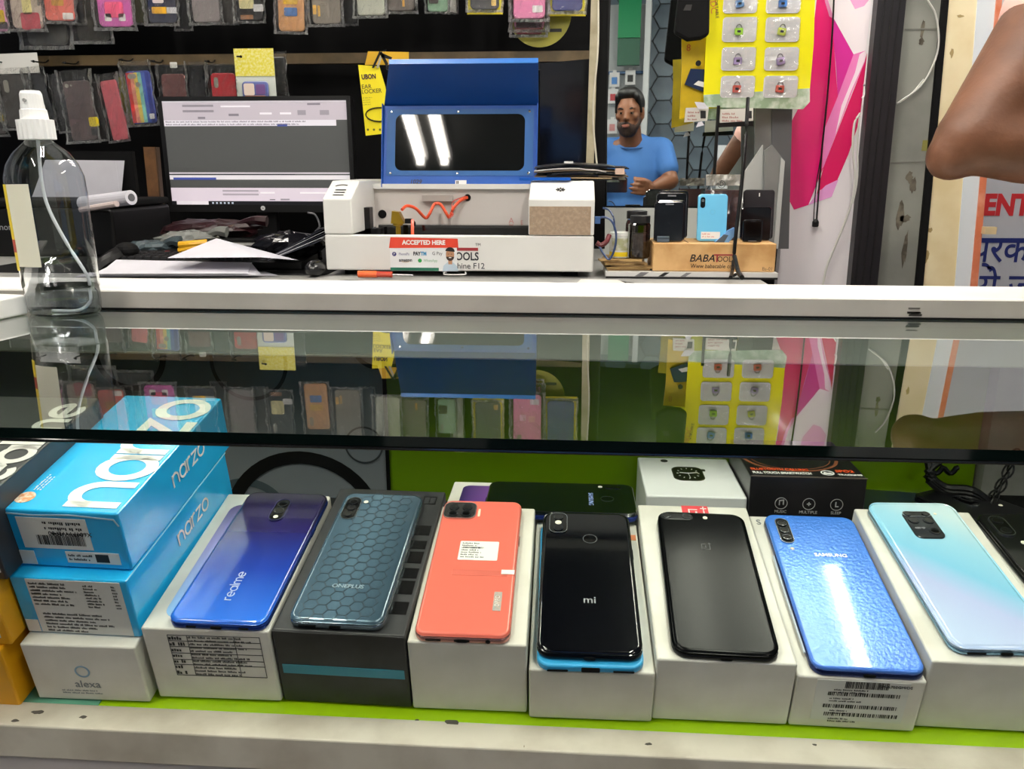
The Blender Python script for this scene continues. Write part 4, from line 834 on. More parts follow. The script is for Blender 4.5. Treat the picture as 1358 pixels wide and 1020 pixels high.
text('A', .018, lm, li @ front(xx(678, 293, LY+.2), LY+.1996, zz(293, LY+.2)), mat('print_pink', '#c98a86', .5)); text('E', .012, lm, li @ front(xx(692, 295, LY+.2), LY+.1996, zz(295, LY+.2)), mat('print_pink', '#c98a86', .5))
# printed vents and logo
sl = math.atan2(ZTT-ZT, .075); ch_ = lambda px, py: T(*(atY(px, py, LY+.03)+Vector((0, 0, 0)))) 
def cham(x, u, ang=0): y = LY+.075*u; z = ZT+(ZTT-ZT)*u; return li @ T(x, y-.0006, z+.0006) @ Matrix.Rotation(sl, 4, 'X') @ Matrix.Rotation(R(ang), 4, 'Z')
for k in range(3): put('printed_bar', MB().box(-.011, .011, -.0016, .0016, 0, .0004), ink, lm, cham(xx(446, 255, LY), .18+.14*k))
put('printed_arc', strokes([arc(0, -.01, .016, .012, 50, 150, 10)], .003), ink, lm, cham(xx(445, 248, LY), .72))
lg_ = MB()
for k in range(8): q = MB().prism([(.003, -.0012), (.011, -.003), (.013, 0), (.011, .003), (.003, .0012)], 0, .0004); lg_.add(q.v, q.f, Matrix.Rotation(R(45*k), 4, 'Z') @ Matrix.Diagonal((.75, .55 if k % 2 else .75, 1, 1)))
put('flower_logo', lg_, ink, lm, cham(xx(743, 250, LY), .5))
c0, c1 = atY(702, 311, LY), atY(784, 274, LY); glm = mat('brown_glitter_pad', '#94806c', .5, col2='#a8937c', scale=160)
lp_('glitter_pad', MB().box(c0.x, c1.x, LY-.0012, LY+.0006, Z1+.002, c1.z), glm)
gs = MB(); r_ = random.Random(4)
for k in range(46): x = r_.uniform(c0.x, c1.x-.003); z = r_.uniform(Z1+.003, c1.z-.003); gs.box(x, x+.0011, LY-.0016, LY-.001, z, z+.0011)
tag(lp_('glitter_flakes', gs, mat('glitter', '#efe9dc', .2, .5)), kind='stuff')
text('TM', .008, lm, li @ front(xx(634, 325, LY), LY-.0004, zz(325, LY)), txt); put('red_bar', MB().box(xx(606, 331, LY), xx(634, 331, LY), LY-.0006, LY+.0002, zz(333, LY), zz(329, LY)), mat('bar_red', '#9c2f35', .5), lm, li)
text('BABATOOLS', .0225, lm, li @ front(xx(635, 341, LY), LY-.0004, zz(341, LY)), mat('print_navy', '#23252f', .5), align='RIGHT', bold=.0005, sx=.82)
text('Machine F12', .0165, lm, li @ front(xx(643, 354, LY), LY-.0004, zz(353.5, LY)), mat('print_navy', '#23252f', .5), align='RIGHT', bold=.0001)
# blue lid
YB = LY+.20; bl1 = mat('lid_blue', '#0b4ea6', .4, spec=.3); bl2 = mat('lid_blue_film', '#2a5c98', .4, spec=.2)
zb, zm, ztp = zz(250, YB), zz(141, YB+.05), zz(94, YB-.02); xl, xr = xx(507, 250, YB), xx(712, 250, YB)
dvw = Vector((0, .05, zm-zb)); wl_ = dvw.length; up_ = dvw.normalized(); nl_ = Vector((1, 0, 0)).cross(up_)
LM = frame(Vector((1, 0, 0)), up_, nl_, Vector(((xl+xr)/2, YB, zb))); lidw = xr-xl
lidp = put('lid', frame_rr(lidw, wl_, .003, .016, .006, 3), bl1, lm, li @ LM @ T(0, wl_/2, 0))
put('lid_hood', MB().add([(-lidw/2, wl_, 0), (lidw/2, wl_, 0), (lidw/2+.003, wl_+.045, .125), (-lidw/2+.038, wl_+.045, .125), (-lidw/2, wl_+.003, -.003), (lidw/2, wl_+.003, -.003), (lidw/2+.003, wl_+.049, .123), (-lidw/2+.038, wl_+.049, .123)], [(0, 1, 2, 3), (7, 6, 5, 4), (0, 4, 5, 1), (1, 5, 6, 2), (2, 6, 7, 3), (3, 7, 4, 0)]), mat('lid_blue_shaded', '#0a4796', .4), lidp, T(0, -wl_/2, 0))  # same lid paint, darkened to put the hood's shade into its colour
put('lid_lip', MB().box(-lidw/2+.038, lidw/2+.003, wl_+.044, wl_+.054, .1255, .1275), mat('lid_lip_lit', '#1f6fc4', .3), lidp, T(0, -wl_/2, 0))  # same lid paint, lightened so the lip looks lit
for s in (-1, 1): put('lid_flange', MB().add([(s*lidw/2, 0, -.002), (s*lidw/2, wl_, -.002), (s*lidw/2, wl_, .022), (s*lidw/2, 0, .012), (s*(lidw/2-.002), 0, -.002), (s*(lidw/2-.002), wl_, -.002), (s*(lidw/2-.002), wl_, .022), (s*(lidw/2-.002), 0, .012)], [(0, 1, 2, 3), (7, 6, 5, 4), (0, 4, 5, 1), (1, 5, 6, 2), (2, 6, 7, 3), (3, 7, 4, 0)]), bl1, lidp, T(0, -wl_/2, 0))
ww_, wh_ = lidw*.83, wl_*.74; wc = wl_*.05
put('window_gasket', frame_rr(lidw*.945, wl_*.81, .004, lidw*.055, .0012, 5, .016, wl_*.06), bl2, lidp, T(0, wc, .006))
put('lower_border', MB().box(-lidw/2+.002, lidw/2-.002, -wl_/2+.002, -wl_*.335, .0035, .0061), bl1, lidp); put('window_pane', MB().prism(rr(lidw*.92, wl_*.79, .016, 6), .003, .0055), mat('smoked_pane', '#121414', .03, spec=.5), lidp, T(0, wc, 0))
for i in (-1, 0, 1):
    for j in (-1, 1): put('screw', MB().lathe([(.0032, 0), (.0030, .0012), (.0014, .0022)], 12), chrome, lidp, T(i*lidw*.445-.004*(i == 0), wc+j*wl_*.375, .0072))
put('white_tag', MB().box(-.008, .017, -wl_/2+.006, -wl_/2+.0165, .0060, .0066), whiteink, lidp); put('tag_print', MB().box(-.0055, -.0035, -wl_/2+.008, -wl_/2+.015, .0062, .0069).box(-.0025, -.0005, -wl_/2+.008, -wl_/2+.015, .0062, .0069), ink, lidp)
text('1029', .0135, lidp, T(-lidw*.28, -wl_/2+.0125, .0063), mat('marker_navy', '#060b1e', .5), shear=.2, bold=.0004)
# payment sticker on the machine front
def stk(px, py): return xx(px, py, LY), zz(py, LY)
pk = put('payment_sticker', MB().box(stk(517, 330)[0], stk(606, 330)[0], LY-.0007, LY-.0001, zz(360.3, LY), zz(328, LY)), mat('sticker_pale', '#e3e5e6', .4), lm, li)
def sk(name, mb, m): return put(name, mb, m, pk)
sk('red_banner', MB().prism([(stk(516, 328)[0], zz(330, LY)), (stk(608, 330)[0], zz(329, LY)), (stk(607, 317)[0], zz(317, LY)), (stk(518, 317)[0], zz(315.5, LY))], LY-.0011, LY-.0007, 'y'), mat('banner_red', '#d9432e', .4))
text('ACCEPTED HERE', .0122, pk, front(stk(562, 323)[0], LY-.0014, zz(322.6, LY)), whiteink, bold=.0005, sx=.95)
sk('green_band', MB().box(stk(518, 358)[0], stk(582, 358)[0], LY-.0010, LY-.0006, zz(360, LY), zz(356, LY)), mat('band_green', '#1f6a52', .4))
sk('round_icon', MB().lathe([(.0044, 0), (.0044, .0003)], 18, front(stk(523, 338)[0], LY-.0008, zz(338, LY))), mat('icon_violet', '#3c3a78', .4)); text('P', .006, pk, front(stk(523, 338)[0], LY-.0014, zz(338, LY)), whiteink)
text('PhonePe', .0078, pk, front(stk(536, 338)[0], LY-.0012, zz(338, LY)), mat('print_lilac2', '#9a98b4', .5), sx=.8)
text('PAY', .0105, pk, front(stk(553, 338)[0], LY-.0012, zz(337.5, LY)), mat('print_navy', '#23252f'), bold=.0004, sx=.8); text('TM', .0105, pk, front(stk(562, 338)[0], LY-.0012, zz(337.5, LY)), mat('print_sky', '#3f97c9', .5), bold=.0004, sx=.8)
text('G Pay', .0098, pk, front(stk(580, 337)[0], LY-.0012, zz(337, LY)), mat('print_grey', '#5a5d62', .5), sx=.9)
text('amazon', .0098, pk, front(stk(538, 346)[0], LY-.0012, zz(346, LY)), mat('print_navy', '#23252f'), bold=.0002, sx=.9); put('smile_arc', strokes([arc(0, .006, .010, .006, 215, 325, 10)], .0008), mat('print_tan', '#c0a070', .5), pk, front(stk(538, 348)[0], LY-.0012, zz(349, LY)))
sk('round_icon', MB().lathe([(.0040, 0), (.0040, .0003)], 18, front(stk(557, 346.5)[0], LY-.0008, zz(346.5, LY))), mat('icon_green', '#2f9a4c', .4)); text('WhatsApp', .0078, pk, front(stk(571, 346.5)[0], LY-.0012, zz(346.5, LY)), mat('print_pale_green', '#8fb79a', .5), sx=.85)
fx, fz = stk(597, 338); K = LY-.0008
def face(name, pts, m, d_): put(name, MB().prism([(fx+a, fz+b) for a, b in pts], K-d_, K, 'y'), m, pk)
face('printed_shirt', [(-.016, -.034), (.016, -.034), (.014, -.024), (.006, -.016), (-.006, -.016), (-.014, -.023)], mat('print_shirt', '#b9cbd8', .5), .0002)
face('printed_neck', [(-.004, -.020), (.004, -.020), (.004, -.008), (-.004, -.008)], mat('print_skin', '#b58462', .5), .0004)
face('printed_face', [(.0085*math.cos(R(a)), .012*math.sin(R(a))+.0) for a in range(0, 360, 24)], mat('print_skin', '#b58462'), .0006)
face('printed_hair', [(.0095*math.cos(R(a)), .0085*math.sin(R(a))+.006) for a in range(-5, 190, 15)], ink, .0008)
face('printed_beard', [(.0082*math.cos(R(a)), .0085*math.sin(R(a))-.0045) for a in range(-180, 1, 15)], mat('print_beard', '#3a2a22', .5), .0008)
face('printed_smile', [(-.003, -.0055), (.003, -.0055), (.002, -.0072), (-.002, -.0072)], whiteink, .0010)
face('printed_eyes', [(-.0045, .0012), (-.002, .0012), (-.002, .0002), (-.0045, .0002)], ink, .0010); face('printed_eyes', [(.002, .0012), (.0045, .0012), (.0045, .0002), (.002, .0002)], ink, .0010)
# orange screwdriver under the machine
sd_ = thing('screwdriver', 'orange handled screwdriver lying under the front of the white machine', 'screwdriver', T(*atZ(490, 363, TZ+.008))); pi = sd_.matrix_world.inverted(); yv = 1.615
put('handle', MB().tube([atY(475, 363.5, yv), atY(480, 363.5, yv), atY(500, 363.8, yv)], .0068, 10), mat('orange_handle', '#e8632a', .35), sd_, pi); put('grip', MB().tube([atY(500, 363.8, yv), atY(520, 364.2, yv)], .006, 10), mat('red_grip', '#b33a24', .4), sd_, pi); put('shaft', MB().tube([atY(520, 364.2, yv), atY(548, 365, yv)], .0016, 8), steel, sd_, pi)
hk = thing('wire_latch', 'bent white wire latch under the front of the machine', 'latch', T(*atY(605, 363, LY-.01))); pi = hk.matrix_world.inverted()
put('wire', MB().tube([atY(590, 361, LY-.01), atY(590, 364, LY-.012), atY(616, 364, LY-.012), atY(617, 360.5, LY-.01)], .0013, 6), whiteink, hk, pi); put('pin', MB().tube([atY(588, 361, LY-.004), atY(592, 361, LY-.014)], .0018, 6), steel, hk, pi)
# ================================================================= cover wall at the back left
WY = 2.52
rail = tag(put('trim_rail', MB().box(-1.75, xx(783, 60, WY), WY+.05, WY+.075, zz(82, WY+.05), zz(68, WY+.05)), mat('batten_wood', '#57472b', .6, col2='#42351d', scale=14)), kind='structure'); rail.name = 'trim_1'
r2 = tag(put('trim_2', MB().box(-1.75, xx(783, 60, WY), WY+.05, WY+.075, zz(-75, WY+.05), zz(-92, WY+.05)), MATS['batten_wood']), kind='structure')
bagv = []
for sd in range(5): bagv.append(sheet(1, 1, 9, 16, .10, sd+1, 5, .0).mesh('bag_sheet', False))
sealv = []
for sd in range(4):
    m = MB()
    for (x, w_) in ((-.5, .07), (.5, .07)): q = sheet(w_, 1, 2, 18, .10, sd*7+3+x, 6, .03); m.add([(a+x-.5*w_*(1 if x > 0 else -1), b, c) for a, b, c in q.v], q.f)
    q = sheet(1, .035, 12, 1, .10, sd+40, 6); m.add(q.v, q.f)
    sealv.append(m.mesh('bag_seal', False))
def pcase(label, x0, x1, ytop, ybot, col, Y=None, tilt=0, cam_='pill', rough=.4, header=None, bag=1.0, stickers=(), coat=.1, full=None, m=None, frame_=None, stripes=None, side=None):
    """a phone cover in its clear hanging bag; the picture gives its left, right, top and bottom"""
    Y = Y or WY; a = atY(x0, ybot, Y); b = atY(x1, ybot, Y); wd = (b-a).length; tz = atY((x0+x1)/2, ytop, Y).z
    ht = max(tz-a.z, wd*1.2) if not full else full*wd
    M = T((a.x+b.x)/2, Y, (a.z+b.z)/2) @ Matrix.Rotation(R(tilt), 4, 'Y')
    o = thing('phone_cover', label, 'phone cover', M, 'phone covers hanging on the back wall')
    cm = m or mat('cover_'+col[1:], col, rough, coat=coat)
    S = FRONT
    body = put('case_body', rslab(wd, ht, .009, wd*.14, .003, 4, 2), cm, o, T(0, 0, ht/2) @ S)
    hole = mat('cover_hole', '#8f8d84', .6) if sum(lin(col)[:3]) < 1.9 else mat('cover_hole_dark', '#2a2a2a', .5)
    if cam_ == 'pill': put('camera_cutout', MB().prism(rr(wd*.17, wd*.40, wd*.08, 4), 0, .0012), hole, o, T(-wd*.28, -.009, ht-wd*.36) @ S)
    if cam_ == 'wide': put('camera_cutout', MB().prism(rr(wd*.34, wd*.18, wd*.08, 4), 0, .0012), hole, o, T(-wd*.22, -.009, ht-wd*.2) @ S); put('sensor_cutout', MB().lathe([(wd*.10, 0), (wd*.10, .0012)], 16), hole, o, T(-wd*.02, -.009, ht-wd*.52) @ S)
    if cam_ == 'dots': 
        put('camera_cutout', MB().lathe([(wd*.07, 0), (wd*.07, .0012)], 14), hole, o, T(-wd*.33, -.009, ht-wd*.16) @ S); put('flash_cutout', MB().lathe([(wd*.035, 0), (wd*.035, .0012)], 12), hole, o, T(-wd*.17, -.009, ht-wd*.16) @ S)
    if stripes:
        n = len(stripes)
        for k, c in enumerate(stripes): put('colour_stripe', MB().box(-wd*.46+wd*.92*k/n, -wd*.46+wd*.92*(k+1)/n, 0, .0008, ht*.02, ht*.97), mat('stripe_'+c[1:], c, .35), o, T(0, -.0096, 0))
    if frame_: put('card_frame', MB().box(-wd*.62, wd*.62, .003, .0045, -wd*.14, ht*1.2), mat('card_'+frame_[1:], frame_, .4), o)
    for (u, v, uw_, vh, c) in stickers: put('sticker', MB().prism(rr(uw_*wd, vh*wd, .15*min(uw_, vh)*wd, 3), 0, .0012), mat('stk_'+c[1:], c, .45), o, T((u-.5)*wd, -.0095, v*ht) @ S)
    if header: put('header_card', MB().box(-wd*.6, wd*.9, -.002, -.0008, ht*1.02, ht*1.02+wd*.62), mat('card_'+header[1:], header, .5), o)
    if bag:
        k = rnd.randrange(5); bw = wd*1.24*bag; bh = ht+wd*(.45 if not header else .30)
        put('clear_bag', bagv[k], bagM, o, T(0, -.016, -wd*.10) @ Matrix.Diagonal((bw, .16, bh, 1)))
        e = rnd.randrange(4); put('sealed_edges', sealv[e], sealM, o, T(0, -.014, -wd*.12) @ Matrix.Diagonal((bw*1.04, .14, bh*1.02, 1)))
    return o
# ---- upper row: only their lower ends are in the picture
top = [
 ('mauve cover with yellow tag at the upper left corner', -14, 13, 42, '#c98bb0', 0, None, ((.7, .30, .5, .6, '#d8b818'), (.8, .12, .5, .3, '#40383c'))),
 ('pale cover with red glitter low end, second in the upper row', 20, 60, 38, '#b9aa9e', 1, None, ((.62, .10, .62, .5, '#b04a55'), (.55, .32, .3, .5, '#d9cf8f'))),
 ('coral pink cover with gold print and white sticker in the upper row', 63, 101, 28, '#e0766a', 3, None, ((.48, .30, .42, .32, '#c99a4a'), (.80, .07, .36, .2, '#dedbd8'))),
 ('orchid pink cover with round white spots in the upper row', 134, 178, 36, '#cf62b2', 1, None, ((.5, .22, .55, .42, '#ef5a86'), (.3, .12, .2, .2, '#eae6e6'), (.72, .12, .2, .2, '#eae6e6'), (.5, .46, .6, .3, '#dcdcd8'))),
 ('navy cover with yellow and white sticker in the upper row', 200, 236, 31, '#20263f', 1, None, ((.42, .20, .55, .22, '#e0a81e'), (.86, .20, .38, .2, '#cfcfd6'), (.4, .40, .4, .35, '#c9b9b9'))),
 ('plain taupe grey cover in the upper row left of the dark ones', 258, 294, 30, '#8a8283', -1, None, ()),
 ('black cover with a cream oval on it in the upper row', 317, 350, 28, '#151517', 0, None, ((.40, .36, .58, .62, '#d8cf98'), (.86, .22, .4, .26, '#c9c9cb'), (.38, .06, .5, .16, '#8a5e3c'))),
 ('tan cover hanging lowest in the upper row', 371, 405, 42, '#cc9763', 3, None, ((.5, .52, .55, .25, '#d9ad1c'), (.5, .33, .5, .3, '#3a6db0'))),
 ('shiny taupe cover with gold flecks right of the tan one', 416, 453, 32, '#7e776b', 0, None, ((.1, .22, .12, .3, '#d8a94a'), (.25, .2, .08, .35, '#d8a94a'))),
 ('pale grey green cover without bag glints in the upper row', 475, 511, 21, '#b9bdae', -1, None, ()),
 ('dark taupe cover in crinkled bag right of the pale grey one', 514, 550, 15, '#5f5650', 0, None, ((.62, .14, .08, .3, '#d8a03a'),)),
 ('mint green cover with dark oval in the upper row', 568, 594, 16, '#7fa98a', 1, None, ((.3, .30, .5, .5, '#2c1e1c'),)),
 ('black cover on a yellow card in the upper row', 624, 662, 13, '#27272b', 1, '#cfc21c', ((.82, .10, .16, .2, '#d8b45a'),)),
 ('bubblegum pink cover with white sticker at the row right end', 681, 723, 25, '#ea86b8', 0, None, ((.76, .13, .32, .2, '#e0dcdf'), (.35, .42, .22, .22, '#f0c4d4'), (.66, .44, .22, .22, '#f4b6b6'))),
 ('dark blue cover on a yellow card at the row right end', 732, 772, 15, '#232a72', 1, '#cfc21c', ())]
for (lb_, x0, x1, yb, col, tl, fr, stks) in top:
    pcase(lb_, x0, x1, -40, yb, col, WY+rnd.uniform(-.02, .01), tl*.6, 'pill', .35, None, 1.0, stks, full=2.05, frame_=fr)
rear = [('second pink cover hanging lower behind the bubblegum pink one', 682, 722, 39, '#e27fae'), ('red cover hanging lowest behind the pink ones', 683, 720, 46, '#7f1d2c'), ('navy cover edge behind the coral one', 95, 116, 32, '#202a44'), ('white cover edge behind the mint green one', 590, 606, 18, '#d4d3cf'), ('dark olive cover behind the orchid pink one', 180, 197, 32, '#3c3f22'),
        ('clear smoky cover hanging lower behind the coral one', 40, 92, 60, '#3a3a36'), ('olive edged dark cover hanging lower under the orchid pink one', 106, 148, 54, '#1f1d14'), ('black cover behind the navy one', 238, 256, 40, '#101016'), ('dark smoky cover behind the black cover with oval', 298, 316, 32, '#53504f'), ('black cover between the taupe and pale grey ones', 456, 474, 33, '#15151a')]
for lb_, x0, x1, yb, col in rear: pcase(lb_, x0, x1, -40, yb, col, WY+.03, 0, None, .35, None, 1.05, (), full=2.1 if x1-x0 > 30 else 4)
# ---- lower row
pcase('grey cover with yellow tag at the left edge of the lower row', -22, 11, 108, 178, '#5f5a5a', None, -2, 'dots', stickers=((.82, .32, .36, .3, '#d8c21c'), (.82, .16, .36, .22, '#2a2a2c')))
pcase('charcoal cover under a white header card in the lower row', 12, 50, 99, 168, '#3d3936', None, -1.5, 'pill', header='#d6d5d0')
pcase('glossy black cover leaning right of the charcoal one', 54, 78, 98, 172, '#0d0d0f', None, -7, None, .1, coat=.8)
pcase('clear smoky cover seen edge on in the lower row', 84, 98, 100, 175, '#2a2a2c', None, -5, None, .2, full=4.6)
pcase('brown grey cover with swoosh glint and yellow tag in the lower row', 98, 133, 107, 186, '#57494a', WY-.05, -3, 'dots', stickers=((.95, .30, .36, .32, '#d8c21c'), (.95, .13, .3, .24, '#2a2a2c')))
pcase('black cover edge behind the brown grey one', 132, 146, 107, 186, '#1b181a', WY-.03, -4, None, full=5)
pcase('rose pink cover leaning in a long clear bag in the lower row', 152, 174, 110, 186, '#c45a66', WY-.04, -7, None, .3, full=3.3)
pcase('rainbow striped cover in the lower row', 178, 210, 94, 164, '#3a4aa0', WY-.04, -3, 'wide', stripes=('#c0302c', '#e0907c', '#d9c25a', '#7fc0b4', '#3a5ab8', '#27348a'), stickers=((.86, .13, .2, .2, '#dfe3e6'),))
pcase('olive cover edge behind the rose pink one', 170, 180, 100, 168, '#6c6a18', WY+.02, -6, None, full=6)
pcase('chocolate brown cover behind the monitor corner', 221, 252, 98, 160, '#6e4746', None, 0, None, .2, stickers=((.6, 1.18, .3, .22, '#c9c8c2'),))
pcase('black cover behind the monitor between brown and red ones', 257, 278, 98, 160, '#0c0d12', None, 0, None, .15, full=3)
pcase('bright red cover behind the top of the monitor', 286, 318, 97, 162, '#b92a34', WY-.03, 0, 'pill', .25)
cdm = pcase('yellow and white carded cover above the monitor', 327, 361, 108, 175, '#5b679e', WY-.05, 0, None, .3, stickers=((.28, .84, .4, .42, '#e2cfc0'), (.72, .84, .36, .36, '#6f4f86'), (.5, .66, .8, .2, '#d98a5a')), bag=.0)
wd = xx(361, 130, WY-.05)-xx(327, 130, WY-.05)
put('card_backing', MB().box(-wd*.76, wd*.76, .002, .004, 0, wd*2.6), mat('card_pale', '#c9cec4', .4), cdm); put('card_header', MB().box(-wd*.76, wd*.76, .0005, .003, wd*2.02, wd*3.0), mat('card_yellow', '#ded13a', .45, col2='#e8e29a', scale=150), cdm)
pcase('black smoky cover in crinkled bag right of the yellow card', 367, 384, 80, 150, '#1a1a1a', None, 0, None, .2, full=4)
# ---- hooks
hkm = mat('hook_black', '#0a0a0a', .3, .6)
for k, (x, y, lb_) in enumerate(((14, 80, 'first'), (64, 80, 'second'), (104, 82, 'third'), (176, 78, 'fourth'), (216, 80, 'fifth'), (285, 80, 'sixth'), (326, 74, 'seventh'))):
    a = atY(x, y, WY+.05); o = thing('display_hook', lb_+' black wire hook from the left along the lower batten', 'hook', T(*a), 'hooks on the lower batten'); pi = o.matrix_world.inverted()
    put('wire', MB().tube([a, a+Vector((.004, -.03, -.010)), a+Vector((.012, -.10, -.014)), a+Vector((.032, -.125, -.018))], .0022, 7), hkm, o, pi); put('tip', MB().ell(a+Vector((.034, -.127, -.018)), (.004, .004, .004), 8, 6), hkm, o, pi)
# yellow fan shaped tag below the blue cover
yf = thing('round_tag', 'dull yellow round card half hidden below the dark blue cover', 'tag', T(*atY(725, 40, WY+.035))); pi = yf.matrix_world.inverted(); c = atY(716, 18, WY+.035); r0 = (atY(755, 33, WY+.035)-c).length
put('card', MB().prism([(c.x+r0*math.cos(R(a)), c.z+r0*math.sin(R(a))) for a in range(-175, 0, 9)], WY+.035, WY+.037, 'y', pi), mat('card_olive', '#8f8a26', .5), yf); put('card_print', MB().box(c.x+r0*.3, c.x+r0*.7, WY+.0345, WY+.0352, c.z-r0*.55, c.z-r0*.45, pi), ink, yf)
# ---- yellow hanging ear loop card
EY = 2.2
ye = mat('card_bright_yellow', '#f0de14', .45); yd = mat('card_back_yellow', '#d3a512', .5)
ec = thing('hanging_card', 'bright yellow hanging retail card left of the blue lid', 'card', T(*atY(500, 180, EY))); pi = ec.matrix_world.inverted()
def pr_(pts, Y, th, name, m, par, pi): W = [atY(px, py, Y) for px, py in pts]; return put(name, MB().prism([(v.x, v.z) for v in W], Y, Y+th, 'y', pi), m, par)
pr_([(485, 180), (511, 177), (516, 140), (511, 115), (503, 88), (475, 86), (480, 130)], EY, .0015, 'card', ye, ec, pi); pr_([(512, 176), (540, 176), (540, 150), (512, 150)], EY+.1, .0015, 'rear_card', ye, ec, pi)
pr_([(484, 86), (542, 86), (542, 69), (488, 68)], EY+.03, .0015, 'folded_top', yd, ec, pi)
def et(s, px, py, sz, m=ink, **k): c = atY(px, py, EY); text(s, sz, ec, pi @ front(c.x, EY-.0004, c.z, 3), m, **k)
et('UBON', 489, 102, .0165, mat('print_maroon', '#3d1a2a', .5), bold=.0006, sx=.8); et('EAR', 479.5, 115.5, .0148, align='LEFT'); et('LOCKER', 479.5, 122, .0148, align='LEFT', sx=.95)
for k in range(4): c = atY(481, 129+k*3.0, EY); put('small_print', print_lines(.042-.006*k, .004, 1, 90+k), mat('print_olive', '#a39a2c', .5), ec, pi @ front(c.x, EY-.0003, c.z, 3))
c = atY(502, 152, EY); lp2 = [(c.x+v[0], EY-.002, c.z+v[1]) for v in arc(.002, 0, .035, .017, 20, 345, 26)]; put('ear_loop', MB().tube([pi @ Vector(v) for v in lp2], .0016, 7), black, ec)
for k in range(3): c = atY(488+k*8, 172, EY); put('card_icon', MB().lathe([(.003, 0), (.003, .0003)], 10, front(c.x, EY-.0003, c.z)), mat('print_olive2', '#6a6418', .5), ec, pi)
put('hanger_wire', MB().tube([atY(506, 70, EY), atY(512, 66, WY+.06)], .0018, 6), black, ec, pi); pr_([(493, 90), (496, 90), (506, 69), (503, 68)], EY-.004, .002, 'hanger_strap', black, ec, pi); pr_([(499, 90), (502, 90), (508, 70), (506, 69)], EY-.004, .002, 'hanger_strap', mat('strap_grey', '#a9a592', .5), ec, pi); pr_([(503, 70), (507, 69), (515, 85), (512, 88)], EY-.004, .002, 'hanger_strap', black, ec, pi); pr_([(506, 70), (520, 76), (519, 79), (505, 76)], EY-.004, .002, 'hanger_strap', black, ec, pi)
# small lamp glints come from the lamps themselves; a dark cabinet door stands right of the lid
dk = thing('cabinet_door', 'dark glossy cabinet door right of the blue lid', 'door', T(*atY(745, 230, 2.5))); pi = dk.matrix_world.inverted()
pr_([(716, 313), (776, 313), (783, 78), (716, 84)], 2.5, .02, 'door_panel', mat('door_dark', '#0c0e14', .12, coat=.3), dk, pi); pr_([(512, 84), (716, 84), (716, 92), (512, 92)], 2.5, .02, 'top_edge', black, dk, pi)
# ================================================================= mirror with its wooden post
MRY = 2.1; a_ = ray(822, 247); mn = Vector((-a_.x, -a_.y, -a_.z)).normalized()       # the mirror faces the one who looks into it
mc = atY(900, 150, MRY); mux = Vector((0, 0, 1)).cross(mn).normalized()*1; muy = mn.cross(mux)
MM = frame(mux, muy, mn, mc); MI_ = MM.inverted()
def onM(px, py): return MI_ @ atP(px, py, mc, mn)
q = [onM(802, 273), onM(1010, 273), onM(1010, -160), onM(802, -160)]; X_0 = q[0].x; X_1 = q[1].x; Y_0 = q[0].y; Y_1 = q[2].y
mir = thing('wall_mirror', 'tall mirror beside the pale wooden post, reflecting a man in blue', 'mirror', MM)
put('glass', MB().box(min(X_0, X_1), max(X_0, X_1), Y_0, Y_1, -.004, 0), mat('mirror_silver', '#dfe6e4', .01, 1), mir)
put('backing_board', MB().box(min(X_0, X_1)-.004, max(X_0, X_1)+.004, Y_0-.004, Y_1, -.012, -.0042), black, mir)
lg3 = put('lower_board', MB().box(min(X_0, X_1), max(X_0, X_1), Y_0-.16, Y_0-.0045, -.012, .004), mat('board_pale', '#b9bdb8', .5), mir)
po = thing('wooden_post', 'pale narrow wooden post left of the mirror', 'post', T(*atY(785, 300, 1.955))); pi = po.matrix_world.inverted()
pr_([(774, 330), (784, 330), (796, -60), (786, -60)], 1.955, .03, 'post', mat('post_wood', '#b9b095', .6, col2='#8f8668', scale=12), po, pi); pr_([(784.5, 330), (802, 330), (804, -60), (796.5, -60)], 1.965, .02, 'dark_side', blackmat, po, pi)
put('thin_cord', MB().tube([atY(793, -40, 1.95), atY(793, 60, 1.95), atY(787, 130, 1.95), atY(787, 170, 1.95), atY(792, 222, 1.95)], .0022, 7), mat('cord_cream', '#c9c3b0', .5), po, pi)
# ================================================================= things on the desk before the mirror
KY = 1.66
# wooden block stand
bk = thing('wooden_stand', 'light plywood stand with printed lettering holding phones', 'stand', T(xx(948, 358, KY), KY, TZ+.0005)); pi = bk.matrix_world.inverted()
x0, x1 = xx(866, 340, KY), xx(1029, 340, KY); z0, z1 = zz(358, KY), zz(321, KY); BZ = z0
bevel(put('block', MB().box(x0, x1, KY, KY+.12, z0, z1, pi), woodlight, bk), .002)
XB0 = xx(803, 360, KY); put('base_board', MB().box(XB0, x1+.004, KY-.012, KY+.13, TZ+.0005, z0-.0005, pi), mat('base_white', '#d0d0ce', .4), bk); put('base_edge', MB().box(XB0, x1+.004, KY-.0128, KY-.0121, TZ+.0005, TZ+.0045, pi), ink, bk)
for (pa, pb, dk_) in ((845, 856, 0), (876, 883, 1), (905, 912, 0), (969, 976, 1)):
    xa, xb_ = xx(pa, 365, KY), xx(pb, 365, KY); put('base_print', MB().add([(xa-.006, KY-.0124, TZ+.005), (xb_-.006, KY-.0124, TZ+.005), (xb_+.006, KY-.0124, z0-.001), (xa+.006, KY-.0124, z0-.001)], [(0, 1, 2, 3)], pi), ink if dk_ else mat('print_midgrey', '#77777a', .5), bk)
def kt(s, px, py, sz, m, **k): text(s, sz, bk, pi @ front(xx(px, py, KY), KY-.0004, zz(py, KY)), m, **k)
